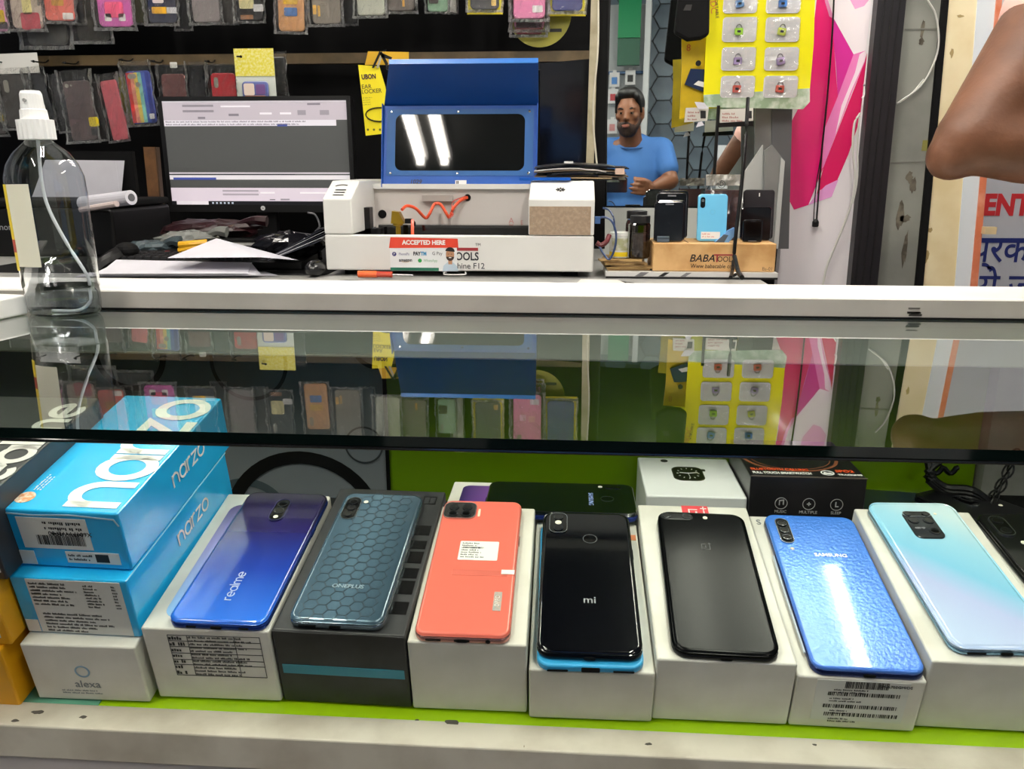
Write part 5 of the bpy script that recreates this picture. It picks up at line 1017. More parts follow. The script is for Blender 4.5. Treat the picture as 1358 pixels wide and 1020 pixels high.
kt('BABA', 931, 341, .0205, ink, shear=.25, bold=.0002); kt('OOLS', 963, 342, .0150, ink, sx=.9); kt('T', 951, 341, .0215, mat('bar_red', '#9c2f35'), bold=.0004); put('red_bar', MB().box(xx(949, 335, KY), xx(973, 335, KY), KY-.0006, KY, zz(337, KY), zz(335.2, KY), pi), MATS['bar_red'], bk)
kt('Www babacable com', 946, 351, .0118, ink, shear=.1, sx=.88); kt('Bs-01', 1018, 354, .0095, mat('print_brown', '#6b5238', .5))
put('slot_line', MB().box(xx(913, 318, KY), xx(914.5, 318, KY), KY+.01, KY+.1, z1-.0003, z1+.0005, pi), mat('slot_brown', '#5d4428', .6), bk)
def stand_phone(label, x0, x1, yb, yt, Y, col, **k):
    a = atY(x0, yb, Y); b = atY(x1, yb, Y); wd = b.x-a.x; h = atY((x0+x1)/2, yt, Y).z-a.z
    M = T((a.x+b.x)/2, Y, z1+.0006) @ Matrix.Rotation(R(-7), 4, 'X'); o = thing(k.get('name', 'smartphone'), label, k.get('cat', 'phone'), M, k.get('g'))
    h = h+(a.z-z1)
    put('body', rslab(wd, h, .009, wd*.11, .002, 4, 2), k.get('m') or mat('ph_'+col[1:], col, k.get('rough', .12), coat=.7), o, T(0, 0, h/2) @ FRONT); return o, wd, h
bkm = None
for n_, (x0_, x1_, yb, yt, Y) in enumerate(((872, 910, 325, 253, KY+.10), (869, 908, 322, 256, KY+.07), (868, 907, 322, 266, KY+.045), (866, 905, 322, 268, KY+.02))):
    lbs = ('rearmost black phone of the upright stack on the plywood stand', 'third black phone from the front of the upright stack', 'second black phone from the front of the upright stack', 'front black phone of the upright stack on the plywood stand')
    o, wd_, h_ = stand_phone(lbs[n_], x0_+rnd.uniform(-1, 1), x1_, yb, yt, Y, ('#07080c', '#10101c', '#0a0a18', '#06070d')[n_], g='black phones stacked on the stand')
    put('speaker_grille', MB().prism(rr(wd_*.28, .003, .001, 2), 0, .0005), mat('grille_grey', '#6a6c72', .4), o, T(0, -.009, h_*.93) @ FRONT)
    if n_ in (1, 2): put('screen', MB().prism(rr(wd_*.94, h_*.95, .003, 3), 0, .0004), blackgloss, o, T(0, -.009, h_*.5) @ FRONT)
clp = thing('slate_clip', 'slate grey clip at the foot of the black phones', 'clip', T(xx(879, 325, KY+.012), KY+.008, z1+.0006)); 
bevel(put('body', MB().box(-.012, .012, 0, .006, 0, .012), mat('clip_slate', '#4d5a68', .4), clp), .001); put('clip_groove', MB().box(-.012, .012, -.0003, 0, .007, .008), ink, clp)
o, wd_, h_ = stand_phone('light blue phone standing upright on the plywood stand', 923, 962, 318, 258, KY+.035, '#6fc4ee', rough=.25)
put('camera_bump', MB().prism(rr(wd_*.16, wd_*.36, wd_*.075, 4), 0, .001), blackgloss, o, T(-wd_*.34, -.009, h_*.82) @ FRONT); put('lens', MB().lathe([(wd_*.05, 0), (wd_*.05, .0014)], 12), silver, o, T(-wd_*.34, -.009, h_*.86) @ FRONT)
put('fingerprint_ring', ringmb(wd_*.09, wd_*.075, .0004, 18), mat('ring_blue', '#58b0d8', .3), o, T(0, -.009, h_*.62) @ FRONT); put('white_label', MB().box(-wd_*.36, wd_*.28, -.0096, -.009, h_*.05, h_*.20), stick, o); put('label_print', print_lines(wd_*.5, h_*.11, 2, 55), mat('print_pinkish', '#c9898a', .5), o, T(-wd_*.33, -.0097, h_*.18) @ FRONT)
pb = thing('packed_box', 'dark boxed phones wrapped in clear plastic behind the light blue phone', 'package', T(xx(952, 318, KY+.085), KY+.07, z1+.0006)); wdp = xx(974, 300, KY+.08)-xx(926, 300, KY+.08)
put('box', MB().box(-wdp*.47, wdp*.5, 0, .035, 0, zz(252, KY+.08)-z1), mat('box_dark_red', '#43252a', .4), pb); put('side_panel', MB().box(-wdp*.52, -wdp*.47, 0, .03, 0, zz(250, KY+.08)-z1), black, pb)
put('clear_bag', sheet(wdp*1.1, zz(233, KY+.07)-z1, 10, 12, .012, 4, 30), bagM, pb, T(0, -.008, 0)); put('bag_neck', sheet(wdp*.95, .022, 12, 4, .010, 9, 40), mat('bag_milky2', '#9a9790', .3), pb, T(0, -.004, zz(246, KY+.08)-z1)); text('D', .012, pb, T(-.006, -.02, zz(244, KY+.08)-z1) @ FRONT, ink); put('ring_logo', ringmb(.0075, .0065, .0004, 18), ink, pb, T(-.006, -.02, zz(244, KY+.08)-z1) @ FRONT)
o, wd_, h_ = stand_phone('large black phone standing at the right end of the plywood stand', 982, 1023, 323, 252, KY+.09, '#15151a', rough=.3); put('white_mark', MB().box(-.001, .001, -.0097, -.009, h_*.86, h_*.93), whiteink, o)
o, wd_, h_ = stand_phone('middle black phone at the right end of the plywood stand', 980, 1020, 323, 275, KY+.055, '#08080b'); put('top_edge', MB().box(-wd_*.45, wd_*.45, -.0095, -.0088, h_*.985, h_*.995), lensR, o)
o, wd_, h_ = stand_phone('small black keypad phone in front at the stand right end', 983, 1009, 325, 292, KY+.02, '#101114', name='feature_phone'); put('screen', MB().prism(rr(wd_*.78, h_*.8, .002, 3), 0, .0005), blackgloss, o, T(0, -.009, h_*.5) @ FRONT); put('earpiece', MB().box(-.005, .005, -.0098, -.009, h_*.90, h_*.93), lensR, o); put('foot_text', MB().box(-.008, .008, -.0098, -.009, h_*.04, h_*.07), mat('grille_grey', '#6a6c72'), o)
bc = thing('blue_clip', 'pale blue plastic clip lying right of the light blue phone', 'clip', T(*atY(965, 318, KY+.03))); pi = bc.matrix_world.inverted()
pr_([(947, 322), (966, 322), (975, 312), (974, 302), (966, 306)], KY+.022, .012, 'blade', mat('clip_blue', '#6f9fd4', .35), bc, pi); pr_([(948, 322), (960, 322), (966, 312), (960, 311)], KY+.0215, .004, 'dark_face', mat('clip_slate', '#4d5a68'), bc, pi)
# leaflets piled on the machine
lfp = thing('leaflet_pile', 'untidy pile of dark and brown flat phone screens on the white machine', 'pile', T(*atY(770, 236, LY+.12))); pi = lfp.matrix_world.inverted(); r_ = random.Random(12)
zt_ = ZTT+.001
for k in range(9):
    xa, xb2 = xx(708+r_.uniform(0, 25), 236, LY+.12), xx(790+r_.uniform(0, 46), 236, LY+.12); y0 = LY+.08+r_.uniform(0, .02); y1 = LY+.22; z = zt_+k*.0029
    n = 8; V = []; fs = []
    for i in range(n+1):
        u = i/n; x = xa+(xb2-xa)*u; h = z+.008*math.sin(u*math.pi*r_.uniform(.9, 1.1))*(k/9)
        V += [(x, y0, h), (x, y1, h+.004), (x, y1, h+.0062), (x, y0, h+.0022)]
    for i in range(n):
        for j in range(4): a = i*4+j; b = i*4+(j+1) % 4; fs.append((a, b, b+4, a+4))
    fs += [(3, 2, 1, 0), (n*4, n*4+1, n*4+2, n*4+3)]
    put('flat_screen', MB().add(V, fs, pi), (mat('leaf_dark', '#2b2b2c', .3), mat('leaf_brown', '#6d5c48', .5), mat('leaf_tan', '#a58f6c', .5), mat('leaf_black', '#101012', .15), mat('leaf_white', '#c9c6be', .4))[(0, 2, 1, 3, 0, 1, 4, 3, 0)[k]], lfp)
put('blue_strip', MB().box(xx(690, 238, LY+.1), xx(757, 238, LY+.1), LY+.065, LY+.075, zt_, zt_+.006, pi), bl1, lfp); put('white_chip', MB().box(xx(748, 222, LY+.1), xx(760, 222, LY+.1), LY+.09, LY+.1, zt_+.034, zt_+.038, pi), whiteink, lfp); put('pale_label', MB().box(xx(815, 230, LY+.1), xx(827, 230, LY+.1), LY+.076, LY+.079, zt_+.012, zt_+.024), mat('leaf_pink', '#c4ab9a', .5), lfp, pi)
# jars, cardboard pile, cable at the right of the machine
cp = thing('cardboard_pile', 'small pile of torn brown cardboard under the jars', 'pile', T(xx(828, 358, 1.70), 1.715, BZ+.0003)); r_ = random.Random(5)
for k in range(6):
    hw_ = .040+r_.uniform(-.006, .008); put('cardboard', MB().box(-hw_, hw_, -.05, .05, k*.0036, k*.0036+.003), mat('cardboard', '#a98a58', .7, col2='#8b6d40', scale=30) if k % 2 else mat('cardboard_dark', '#7a5f38', .7), cp, Matrix.Rotation(R(r_.uniform(-8, 8)), 4, 'Z') @ T(r_.uniform(-.006, .006), 0, 0))
JZ = BZ+.0222
def jar(label, name, px0, px1, ytop, Y, parts):
    a, b = xx(px0, 330, Y), xx(px1, 330, Y); rad = (b-a)/2; h = zz(ytop, Y)-JZ; o = thing(name, label, 'jar', T((a+b)/2, Y, JZ))
    for nm, prof_, m in parts: put(nm, MB().lathe([(r*rad, z*h) for r, z in prof_], 24), m, o, smooth=False)
    return o, rad, h
jb = mat('jar_white', '#cfd3cf', .35)
o, rad, h = jar('white plastic jar with yellow printed label beside the blue cable', 'plastic_jar', 808, 837, 307, 1.71, (('body', [(.92, 0), (.98, .02), (.98, .86), (.9, .88)], jb), ('lid', [(1.0, .87), (1.0, .99), (.94, 1.0)], mat('lid_white', '#dde0dc', .3))))
V = [(rad*.99*math.cos(R(a)), rad*.99*math.sin(R(a)), z) for a in range(190, 351, 10) for z in (h*.06, h*.24)]; put('yellow_label', MB().add(V, [(2*i, 2*i+2, 2*i+3, 2*i+1) for i in range(len(V)//2-1)]), mat('label_yellow', '#e3c81a'), o)
V = [(rad*.99*math.cos(R(a)), rad*.99*math.sin(R(a)), z) for a in range(215, 345, 10) for z in (h*.30, h*.78)]; put('grey_label', MB().add(V, [(2*i, 2*i+2, 2*i+3, 2*i+1) for i in range(len(V)//2-1)]), mat('label_grey_olive', '#a3a682', .5, col2='#c9ccc4', scale=60), o)
jd = clear('jar_glass', '#8a6f66', 1.5, 1.6, .05, .05); jl = mat('lid_black', '#141416', .4)
o, rad, h = jar('dark glass jar with black lid in front of the mirror board', 'glass_jar', 832, 863, 285, 1.70, (('glass', [(.8, 0), (.92, .04), (.95, .2), (.9, .6), (.92, .78), (.8, .84)], jd), ('contents', [(.72, .02), (.8, .05), (.8, .55), (.6, .6)], mat('jar_contents', '#4a3a36', .5, col2='#8a8a84', scale=80)), ('lid', [(.86, .83), (.86, .99), (.82, 1.0)], jl)))
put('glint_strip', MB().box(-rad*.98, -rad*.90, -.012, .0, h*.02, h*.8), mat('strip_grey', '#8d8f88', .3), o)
o, rad, h = jar('red brown glass jar with black lid behind the front jar', 'glass_jar', 828, 858, 279, 1.79, (('glass', [(.8, 0), (.92, .04), (.95, .7), (.8, .80)], clear('jar_glass_red', '#7a3a34', 1.5, 1.6, .05, .05)), ('contents', [(.7, .02), (.75, .05), (.75, .5), (.5, .55)], mat('jar_contents_red', '#5a2a26', .5)), ('lid', [(.9, .82), (.9, .99), (.85, 1.0)], jl)))
uc = thing('blue_cable', 'thin blue cable looping between the machine and the white jar', 'cable', T(*atY(805, 310, 1.66))); pi = uc.matrix_world.inverted(); um = mat('cable_navy', '#2a3f66', .35)
put('wire', MB().tube([atY(790, 292, 1.66), atY(800, 288, 1.66), atY(811, 293, 1.655), atY(817, 310, 1.65), atY(815, 330, 1.65), atY(808, 344, 1.65), atY(800, 336, 1.66), atY(794, 325, 1.67)], .0022, 8), um, uc, pi); put('wire', MB().tube([atY(800, 276, 1.70), atY(808, 279, 1.69), atY(814, 290, 1.68), atY(815, 305, 1.68)], .0018, 8), um, uc, pi)
put('plug', MB().box(xx(789, 292, 1.66), xx(796, 292, 1.66), 1.655, 1.667, zz(296, 1.66), zz(287, 1.66), pi), mat('plug_blue', '#3a5a8c', .4), uc); put('red_clip', MB().tube([atY(791, 322, 1.67), atY(797, 325, 1.67), atY(804, 321, 1.67), atY(808, 312, 1.68)], .005, 8), mat('clip_maroon', '#5e1a22', .4), uc, pi)
wl2 = thing('white_offcut', 'white torn paper offcut between the machine and the plywood stand', 'paper', T(xx(800, 366, 1.5), 1.52, TZ+.0005)); put('sheet', MB().prism([(-.05, -.03), (.045, -.03), (.03, .03), (-.04, .035)], 0, .010), mat('offcut', '#cfcdc6', .6), wl2); put('dark_edge', MB().box(.045, .05, -.03, .02, 0, .008), mat('leaf_dark', '#2b2b2c'), wl2)
# ================================================================= padlock sheet, pouches
SHY = 1.93; yellow = mat('sheet_yellow', '#e9e20c', .22, coat=.3, bump=.25, bscale=30)
ks = thing('padlock_card', 'large yellow hanging card with rows of clear pouches of mini padlocks', 'card', T(*atY(990, 140, SHY))); pi = ks.matrix_world.inverted()
def pr_b(pts, Y, th, name, m, par): pi_ = par.matrix_world.inverted(); W = [atY(px, py, Y) for px, py in pts]; return put(name, MB().prism([(v.x, v.z) for v in W], Y, Y+th, 'y', pi_), m, par)
pr_b([(933, 128), (1074, 118), (1079, 60), (1083, -70), (943, -70), (936, 60)], SHY, .003, 'card', yellow, ks)
pr_b([(934, 142), (1065, 145), (1074, 135), (1074, 117), (1030, 120), (933, 126)], SHY-.002, .003, 'clear_hem', mat('hem_green', '#8fa88a', .12, coat=.5, col2='#c9d6c6', scale=40), ks)
pk_ = clear('pouch_film', '#f2f2f0', 1.5, 1.8, .12, .05, .6, 60); cardw = mat('pouch_card', '#dcdce0', .3, coat=.3)
cols = ('#4a86c8', '#3f78c4'), ('#8fbf35', '#b9cc3a'), ('#9a86b4', '#a48fbe'), ('#cf5040', '#d25a4a'), ('#3b6fc0', '#3b6fc0'), ('#3c9a6a', '#3c9a6a')
rows = [(3, -14, 18), (40, 22, 56), (78, 62, 94), (114, 100, 130), (-30, -48, -16), (-65, -82, -52)]
for j, (cy, yt, yb) in enumerate(rows):
    for i in range(2):
        xc = 978-3.2*(j-2 if j < 4 else -(j-4)-3)+ (62 if i else 0)-1.5*(j == 3); 
        xc = (981, 1038)[i]-(cy-20)*.035; hw_ = 22.5
        pt = [(xc-hw_, yb), (xc+hw_, yb-1), (xc+hw_+1, yt), (xc-hw_+1, yt+1)]
        W = [atY(*p, SHY-.003) for p in pt]; cx = sum(v.x for v in W)/4; cz = sum(v.z for v in W)/4; wd_ = W[1].x-W[0].x; h_ = W[2].z-W[1].z
        put('pouch_card', MB().prism(rr(wd_, h_, .007, 4), 0, .002), cardw, ks, pi @ front(cx, SHY-.0005, cz))
        s = wd_*.13; lk = put('mini_padlock', rslab(s*1.9, s*1.6, .006, s*.25, .0012, 4, 2), mat('lock_'+cols[j][i][1:], cols[j][i], .3, coat=.5), ks, pi @ front(cx-.002, SHY-.0028, cz-s*.5, rnd.uniform(-12, 12)))
        put('shackle', MB().tube([(v[0], v[1]+s*.8, .003) for v in arc(0, 0, s*.6, s*.75, 0, 180, 8)], s*.12, 6), steel, lk); put('lock_face', MB().prism(rr(s*.8, s*.5, s*.1, 3), .006, .0066), ink, lk)
        put('pouch_film', sheet(wd_, h_*.96, 7, 5, .006, j*2+i, 30), pk_, ks, pi @ T(cx, SHY-.011, cz-h_*.48))
text('DRDC', .018, ks, pi @ front(xx(945, 5, SHY), SHY-.0005, zz(5, SHY), -82), mat('print_orange2', '#d9791e', .5)); text('PORTABLE', .009, ks, pi @ front(xx(950, 14, SHY), SHY-.0005, zz(14, SHY), -82), ink)
yb_ = thing('yellow_pouch', 'mustard yellow hanging pouch holding a navy blue bag charm', 'pouch', T(*atY(915, 150, 1.95)))
pr_b([(901, 158), (934, 150), (938, 50), (904, 52), (904, 90)], 1.95, .004, 'pouch', mat('pouch_mustard', '#cfae12', .3, col2='#b39a14', scale=12), yb_); pr_b([(908, 112), (933, 122), (935, 92), (916, 91)], 1.942, .008, 'navy_bag', mat('bag_navy', '#1d2c4c', .2, coat=.4), yb_)
put('bag_ring', MB().lathe([(.006, 0), (.006, .004)], 14, front(xx(926, 86, 1.94), 1.943, zz(86, 1.94))), black, yb_, yb_.matrix_world.inverted()); text('8', .02, yb_, yb_.matrix_world.inverted() @ front(xx(913, 66, 1.95), 1.9495, zz(66, 1.95)), mat('print_redbrown', '#a8401e', .5))
pr_b([(920, 112), (934, 116), (934, 109), (926, 107)], 1.9415, .0004, 'white_glint', whiteink, yb_)  # white patch paints a glint on the navy bag
bp_ = thing('black_pouch', 'black pouch hanging at the top between mirror and yellow card', 'pouch', T(*atY(918, 30, 1.9))); bevel(pr_b([(894, 44), (912, 54), (930, 52), (941, 46), (943, -60), (906, -60)], 1.895, .02, 'pouch', blackmat, bp_), .006); pr_b([(906, 14), (916, 14), (918, 6), (910, 6)], 1.8945, .001, 'faint_logo', mat('faint_print', '#1c1a18', .5), bp_)
for lb_, pts, Y, s in (('small white blister pack hanging under the yellow card at left', [(908, 162), (938, 160), (940, 142), (910, 143)], 1.92, 0), ('wide white blister pack hanging under the yellow card centre', [(955, 163), (999, 160), (999, 143), (956, 145)], 1.922, 1)):
    o = thing('blister_pack', lb_, 'package', T(*atY(*pts[0], Y))); pr_b(pts, Y, .012, 'card', mat('pack_pale', '#cfcdc4', .35), o)
    W = atY(*pts[3], Y); put('small_print', print_lines(abs(atY(*pts[2], Y).x-W.x)*.7, .022, 3, 101+s), mat('print_pinkred', '#a8736c', .5), o, o.matrix_world.inverted() @ front(W.x+.004, Y-.0005, W.z-.006))
    pr_b([(pts[1][0]-9, pts[1][1]-3), (pts[1][0]-2, pts[1][1]-3), (pts[1][0]-2, pts[1][1]-13), (pts[1][0]-9, pts[1][1]-13)], Y-.001, .001, 'dark_badge', ink, o)
    if s: pr_b([(pts[0][0]-4, 169), (pts[1][0], 167), (pts[1][0], 161), (pts[0][0]-3, 163)], Y+.002, .006, 'dark_strip', black, o)
tg = thing('paper_tag', 'small crumpled white tag under the left blister pack', 'tag', T(*atY(928, 166, 1.91))); pr_b([(923, 169), (934, 166), (931, 161), (926, 162)], 1.91, .001, 'tag', paperM, tg); pr_b([(926, 145), (940, 144), (934, 136), (921, 135)], 1.91, .001, 'torn_film', paperM, tg)
cb2 = thing('display_cable', 'two black cables hanging past the light blue phone to the desk', 'cable', T(*atY(975, 260, 1.62))); pi = cb2.matrix_world.inverted()
put('cord', MB().tube([atY(992, 130, 1.70), atY(989, 180, 1.66), atY(983, 250, 1.645), atY(976, 310, 1.635), atY(972, 355, 1.62), atY(969, 368, 1.50)], .0036, 8), black, cb2, pi); put('cord', MB().tube([atY(953, 140, 1.74), atY(950, 185, 1.74), atY(947, 234, 1.74)], .0034, 8), black, cb2, pi); put('cord', MB().tube([atY(974, 340, 1.62), atY(979, 360, 1.56), atY(984, 368, 1.50)], .0045, 8), black, cb2, pi)
# grey leaning panels right of the mirror
gpn = thing('leaning_panels', 'grey boards leaning on edge at the right of the mirror', 'panel', T(*atY(1020, 320, 1.95))); 
gm1 = mat('panel_grey', '#8e918f', .35, .3, col2='#7b7e7d', scale=6); gm2 = mat('panel_light', '#b4b7b4', .4)
pr_b([(1000, 330), (1024, 330), (1026, 130), (1002, 130)], 1.975, .010, 'board', gm1, gpn); pr_b([(1023, 330), (1046, 330), (1052, 90), (1024, 90)], 1.97, .010, 'board', mat('panel_dark', '#5b5d5f', .4), gpn); pr_b([(983, 330), (1012, 330), (1012, 192), (985, 232)], 1.95, .010, 'board', gm2, gpn); pr_b([(1012, 330), (1032, 330), (1041, 214), (1024, 192), (1014, 200)], 1.93, .010, 'board', gm1, gpn); pr_b([(1026, 330), (1032, 330), (1041, 214), (1036, 209)], 1.925, .004, 'board_edge', gm2, gpn)
# ================================================================= pillar, frames and the poster at the right
PLY = 2.06
def st(pts, Y, th, name, m, par=None, kind=True): o = poly_px(pts, Y, th, name, m, par); (tag(o, kind='structure') if kind and not par else None); return o
plm = mat('pillar_white', '#e3dfe4', .22, coat=.3)
pil = st([(1030, 385), (1128, 385), (1173, -80), (1045, -80), (1052, 140)], PLY, .03, 'trim_3', plm)
def art(pts, col, d_=.0006): 
    return poly_px(pts, PLY-d_, d_+.0002, 'printed_facet', mat('art_'+col[1:], col, .22, coat=.3), pil)
art([(1083, -80), (1083, 0), (1076, 60), (1066, 130), (1045, 170), (1041, 255), (1053, 278), (1072, 272), (1092, 222), (1111, 128), (1104, 30), (1091, -80)], '#d81a6e')
art([(1092, 222), (1083, 258), (1088, 252), (1110, 240), (1125, 205), (1140, 160), (1150, 70), (1146, 84)], '#cf145c', .0007)
art([(1091, -80), (1150, -80), (1156, 0), (1148, 67), (1132, 72), (1106, 25), (1098, 4)], '#ece4ec', .0008)
art([(1118, -80), (1158, -80), (1157, -6), (1146, 8), (1134, 12), (1122, -10)], '#e7a6d4', .0010)
art([(1091, -80), (1098, 0), (1106, 25), (1100, 22), (1094, 2), (1086, -80)], '#e88fc6', .0010)
art([(1103, 24), (1106, 25), (1132, 72), (1111, 128), (1109, 90)], '#cf2f96', .0008)
art([(1132, 72), (1148, 67), (1147, 82), (1130, 122), (1092, 222), (1090, 224), (1093, 172), (1111, 128)], '#e67fbe', .0009)
art([(1140, 72), (1148, 67), (1147, 80), (1128, 122), (1108, 178), (1116, 140), (1134, 96)], '#f2dcea', .0011)
art([(1072, 272), (1083, 258), (1095, 246), (1112, 238), (1103, 261)], '#dd9ad2', .0010)
tag(put('trim_4', MB().prism([(v.x, v.z) for v in [atY(*p, PLY-.03) for p in ((1127, 385), (1163, 385), (1210, -80), (1172, -80))]], PLY-.03, PLY+.05, 'y'), mat('black_pillar_strip', '#17161b', .4, var=.2, scale=9)), kind='structure')
for (xa, xb3) in ((1180, 1134), (1190, 1143), (1200, 1153)): poly_px([(xb3, 380), (xb3+2, 380), (xa+2, -60), (xa, -60)], PLY-.032, .003, 'strip_groove', mat('groove_black', '#08080a', .5), bpy.data.objects['trim_4'])
gpan = mat('stained_grey', '#858780', .45, col2='#6f716b', scale=5)
tp = st([(1163, 385), (1216, 385), (1262, -80), (1204, -80)], PLY+.0, .04, 'trim_5', gpan)
stain = mat('stain_brown', '#3c362c', .7, col2='#6b6557', scale=40)
for k, (px, py, a, b) in enumerate(((1194, 285, 5, 22), (1200, 290, 9, 6), (1206, 235, 5, 9), (1211, 246, 5, 12), (1200, 330, 4, 26), (1223, 40, 3, 14), (1222, 55, 4, 5))):
    c = atY(px, py, PLY); s = (c-CAM).dot(fwd)/F; r_ = random.Random(k); P = [(c.x+a*s*math.cos(R(24*i))*r_.uniform(.55, 1.1), c.z+b*s*math.sin(R(24*i))*r_.uniform(.6, 1.1)) for i in range(15)]; put('stain_patch', MB().prism(P, PLY-.0006, PLY, 'y'), stain, tp)
for pts in ([(1200, 38), (1245, 37), (1245, 39), (1200, 40)], [(1181, 215), (1232, 213), (1232, 214.5), (1181, 216.5)]): poly_px(pts, PLY-.0012, .0012, 'panel_seam', mat('seam_grey', '#6f7069', .5), tp)
poly_px([(1222, 200), (1230, 200), (1232, 186), (1224, 186)], PLY-.001, .001, 'olive_sticker', mat('olive_sticker', '#7d7a3c', .5), tp)
wc_ = thing('thin_cable', 'thin pale cable arcing over the stained grey panel', 'cable', T(*atY(1240, 80, PLY-.01))); pi = wc_.matrix_world.inverted()
put('wire', MB().tube([atY(1230, 0, PLY-.01), atY(1241, 20, PLY-.01), atY(1245, 55, PLY-.01), atY(1238, 85, PLY-.01), atY(1220, 115, PLY-.01), atY(1190, 137, PLY-.012)], .0022, 7), mat('wire_pale', '#c4c4be', .4), wc_, pi); put('wire', MB().tube([atY(1225, 105, PLY-.009), atY(1208, 125, PLY-.01), atY(1190, 138, PLY-.011)], .0018, 7), MATS['wire_pale'], wc_, pi)
st([(1214, 385), (1224, 385), (1266, -80), (1258, -80)], PLY-.01, .05, 'trim_6', blackmat)
cr = st([(1221, 385), (1270, 385), (1306, -80), (1263, -80)], PLY-.005, .04, 'trim_7', mat('cream_panel', '#e6d9b4', .5, col2='#d9c79a', scale=7))
for k, (px, py, a, b) in enumerate(((1261, 70, 3, 7), (1232, 305, 4, 4), (1228, 340, 3, 10), (1272, 22, 6, 2))):
    c = atY(px, py, PLY); s = (c-CAM).dot(fwd)/F; r_ = random.Random(k+9); put('stain_patch', MB().prism([(c.x+a*s*math.cos(R(30*i))*r_.uniform(.5, 1.1), c.z+b*s*math.sin(R(30*i))*r_.uniform(.5, 1.1)) for i in range(12)], PLY-.0056, PLY-.005, 'y'), mat('stain_tan', '#a08b5c', .7), cr)
st([(1266, 385), (1288, 385), (1330, -80), (1303, -80)], PLY-.008, .04, 'trim_8', mat('strip_white', '#d6dde3', .4))
st([(1287, 385), (1296, 385), (1336, -80), (1329, -80)], PLY-.012, .05, 'trim_9', mat('edge_terracotta', '#c9714f', .5, col2='#d98f74', scale=20))
peg = thing('wooden_peg', 'small broken wooden peg sticking out beside the poster', 'peg', T(*atY(1305, 301, PLY-.01))); pi = peg.matrix_world.inverted(); put('peg', MB().box(xx(1299, 301, PLY), xx(1314, 301, PLY), PLY-.03, PLY-.012, zz(306, PLY), zz(297, PLY), pi), mat('peg_wood', '#c9b48c', .6), peg); put('peg_end', MB().ell((xx(1314, 301, PLY), PLY-.02, zz(301, PLY)), (.004, .008, .008), 10, 7), mat('peg_dark', '#8b7650', .7), peg, pi)
# poster with red and blue lettering, further back
QY = 2.4
ps_ = thing('wall_poster', 'pale grey printed poster with red and navy lettering at the right edge', 'poster', T(*atY(1400, 300, QY))); pi = ps_.matrix_world.inverted()
pr_b([(1286, 400), (1560, 400), (1570, -90), (1330, -90)], QY, .006, 'board', mat('poster_grey', '#b9bbc2', .4, var=.05, scale=8), ps_)
rd = mat('poster_red', '#c02a30', .45); nv = mat('poster_navy', '#1f2a6e', .45)
c = atY(1306, 273, QY); text('ENTRE', .078, ps_, pi @ front(c.x-.004, QY-.0008, c.z), rd, bold=.0035, align='LEFT', sx=.85)
c = atY(1288, 332, QY); text('प्रकार के', .105, ps_, pi @ front(c.x, QY-.0008, c.z), nv, bold=.0008, align='LEFT', sx=.85)
c = atY(1297, 382, QY); text('ये जान', .105, ps_, pi @ front(c.x, QY-.0008, c.z), nv, bold=.0008, align='LEFT', sx=.9)
put('headline_bar', MB().box(atY(1300, 320, QY).x, atY(1420, 320, QY).x, QY-.0012, QY-.0004, zz(322, QY, 1330), zz(318, QY, 1330), pi), nv, ps_)
hc = thing('hanging_cable', 'black cable with a small black plug hanging on the pink pillar', 'cable', T(*atY(1085, 200, PLY-.012))); pi = hc.matrix_world.inverted()
put('wire', MB().tube([atY(1108, -60, PLY-.012), atY(1104, 40, PLY-.012), atY(1097, 130, PLY-.012), atY(1090, 200, PLY-.012), atY(1083, 292, PLY-.012)], .0020, 7), black, hc, pi); put('wire', MB().tube([atY(1090, 200, PLY-.011), atY(1082, 250, PLY-.011), atY(1079, 292, PLY-.012)], .0013, 6), black, hc, pi)
put('plug', MB().lathe([(.006, 0), (.0078, .002), (.0078, .012), (.005, .017), (.002, .019)], 14, T(*atY(1081, 301, PLY-.013))), black, hc, pi)
wc2 = thing('white_cable', 'grey white cables running down the right side of the pink pillar', 'cable', T(*atY(1130, 250, PLY-.04))); pi = wc2.matrix_world.inverted()
put('wire', MB().tube([atY(1141, 150, PLY-.035), atY(1133, 165, PLY-.035), atY(1131, 200, PLY-.035), atY(1134, 240, PLY-.035), atY(1126, 280, PLY-.03), atY(1108, 325, PLY-.02), atY(1096, 355, PLY-.016), atY(1090, 385, PLY-.016)], .0028, 8), mat('wire_pale', '#c4c4be'), wc2, pi); put('wire', MB().tube([atY(1140, 155, PLY-.034), atY(1137, 185, PLY-.034), atY(1137, 235, PLY-.034), atY(1131, 270, PLY-.034)], .0022, 8), mat('wire_pale', '#c4c4be'), wc2, pi)
sc_ = thing('small_hook', 'small white hook on the black strip right of the pink pillar', 'hook', T(*atY(1146, 122, PLY-.04))); pi = sc_.matrix_world.inverted(); put('hook', MB().tube([atY(1146, 112, PLY-.034), atY(1146, 126, PLY-.034), atY(1143, 130, PLY-.036)], .0018, 6), whiteink, sc_, pi); put('screw', MB().ell(atY(1146, 113, PLY-.034), (.003, .003, .003), 8, 6), steel, sc_, pi)
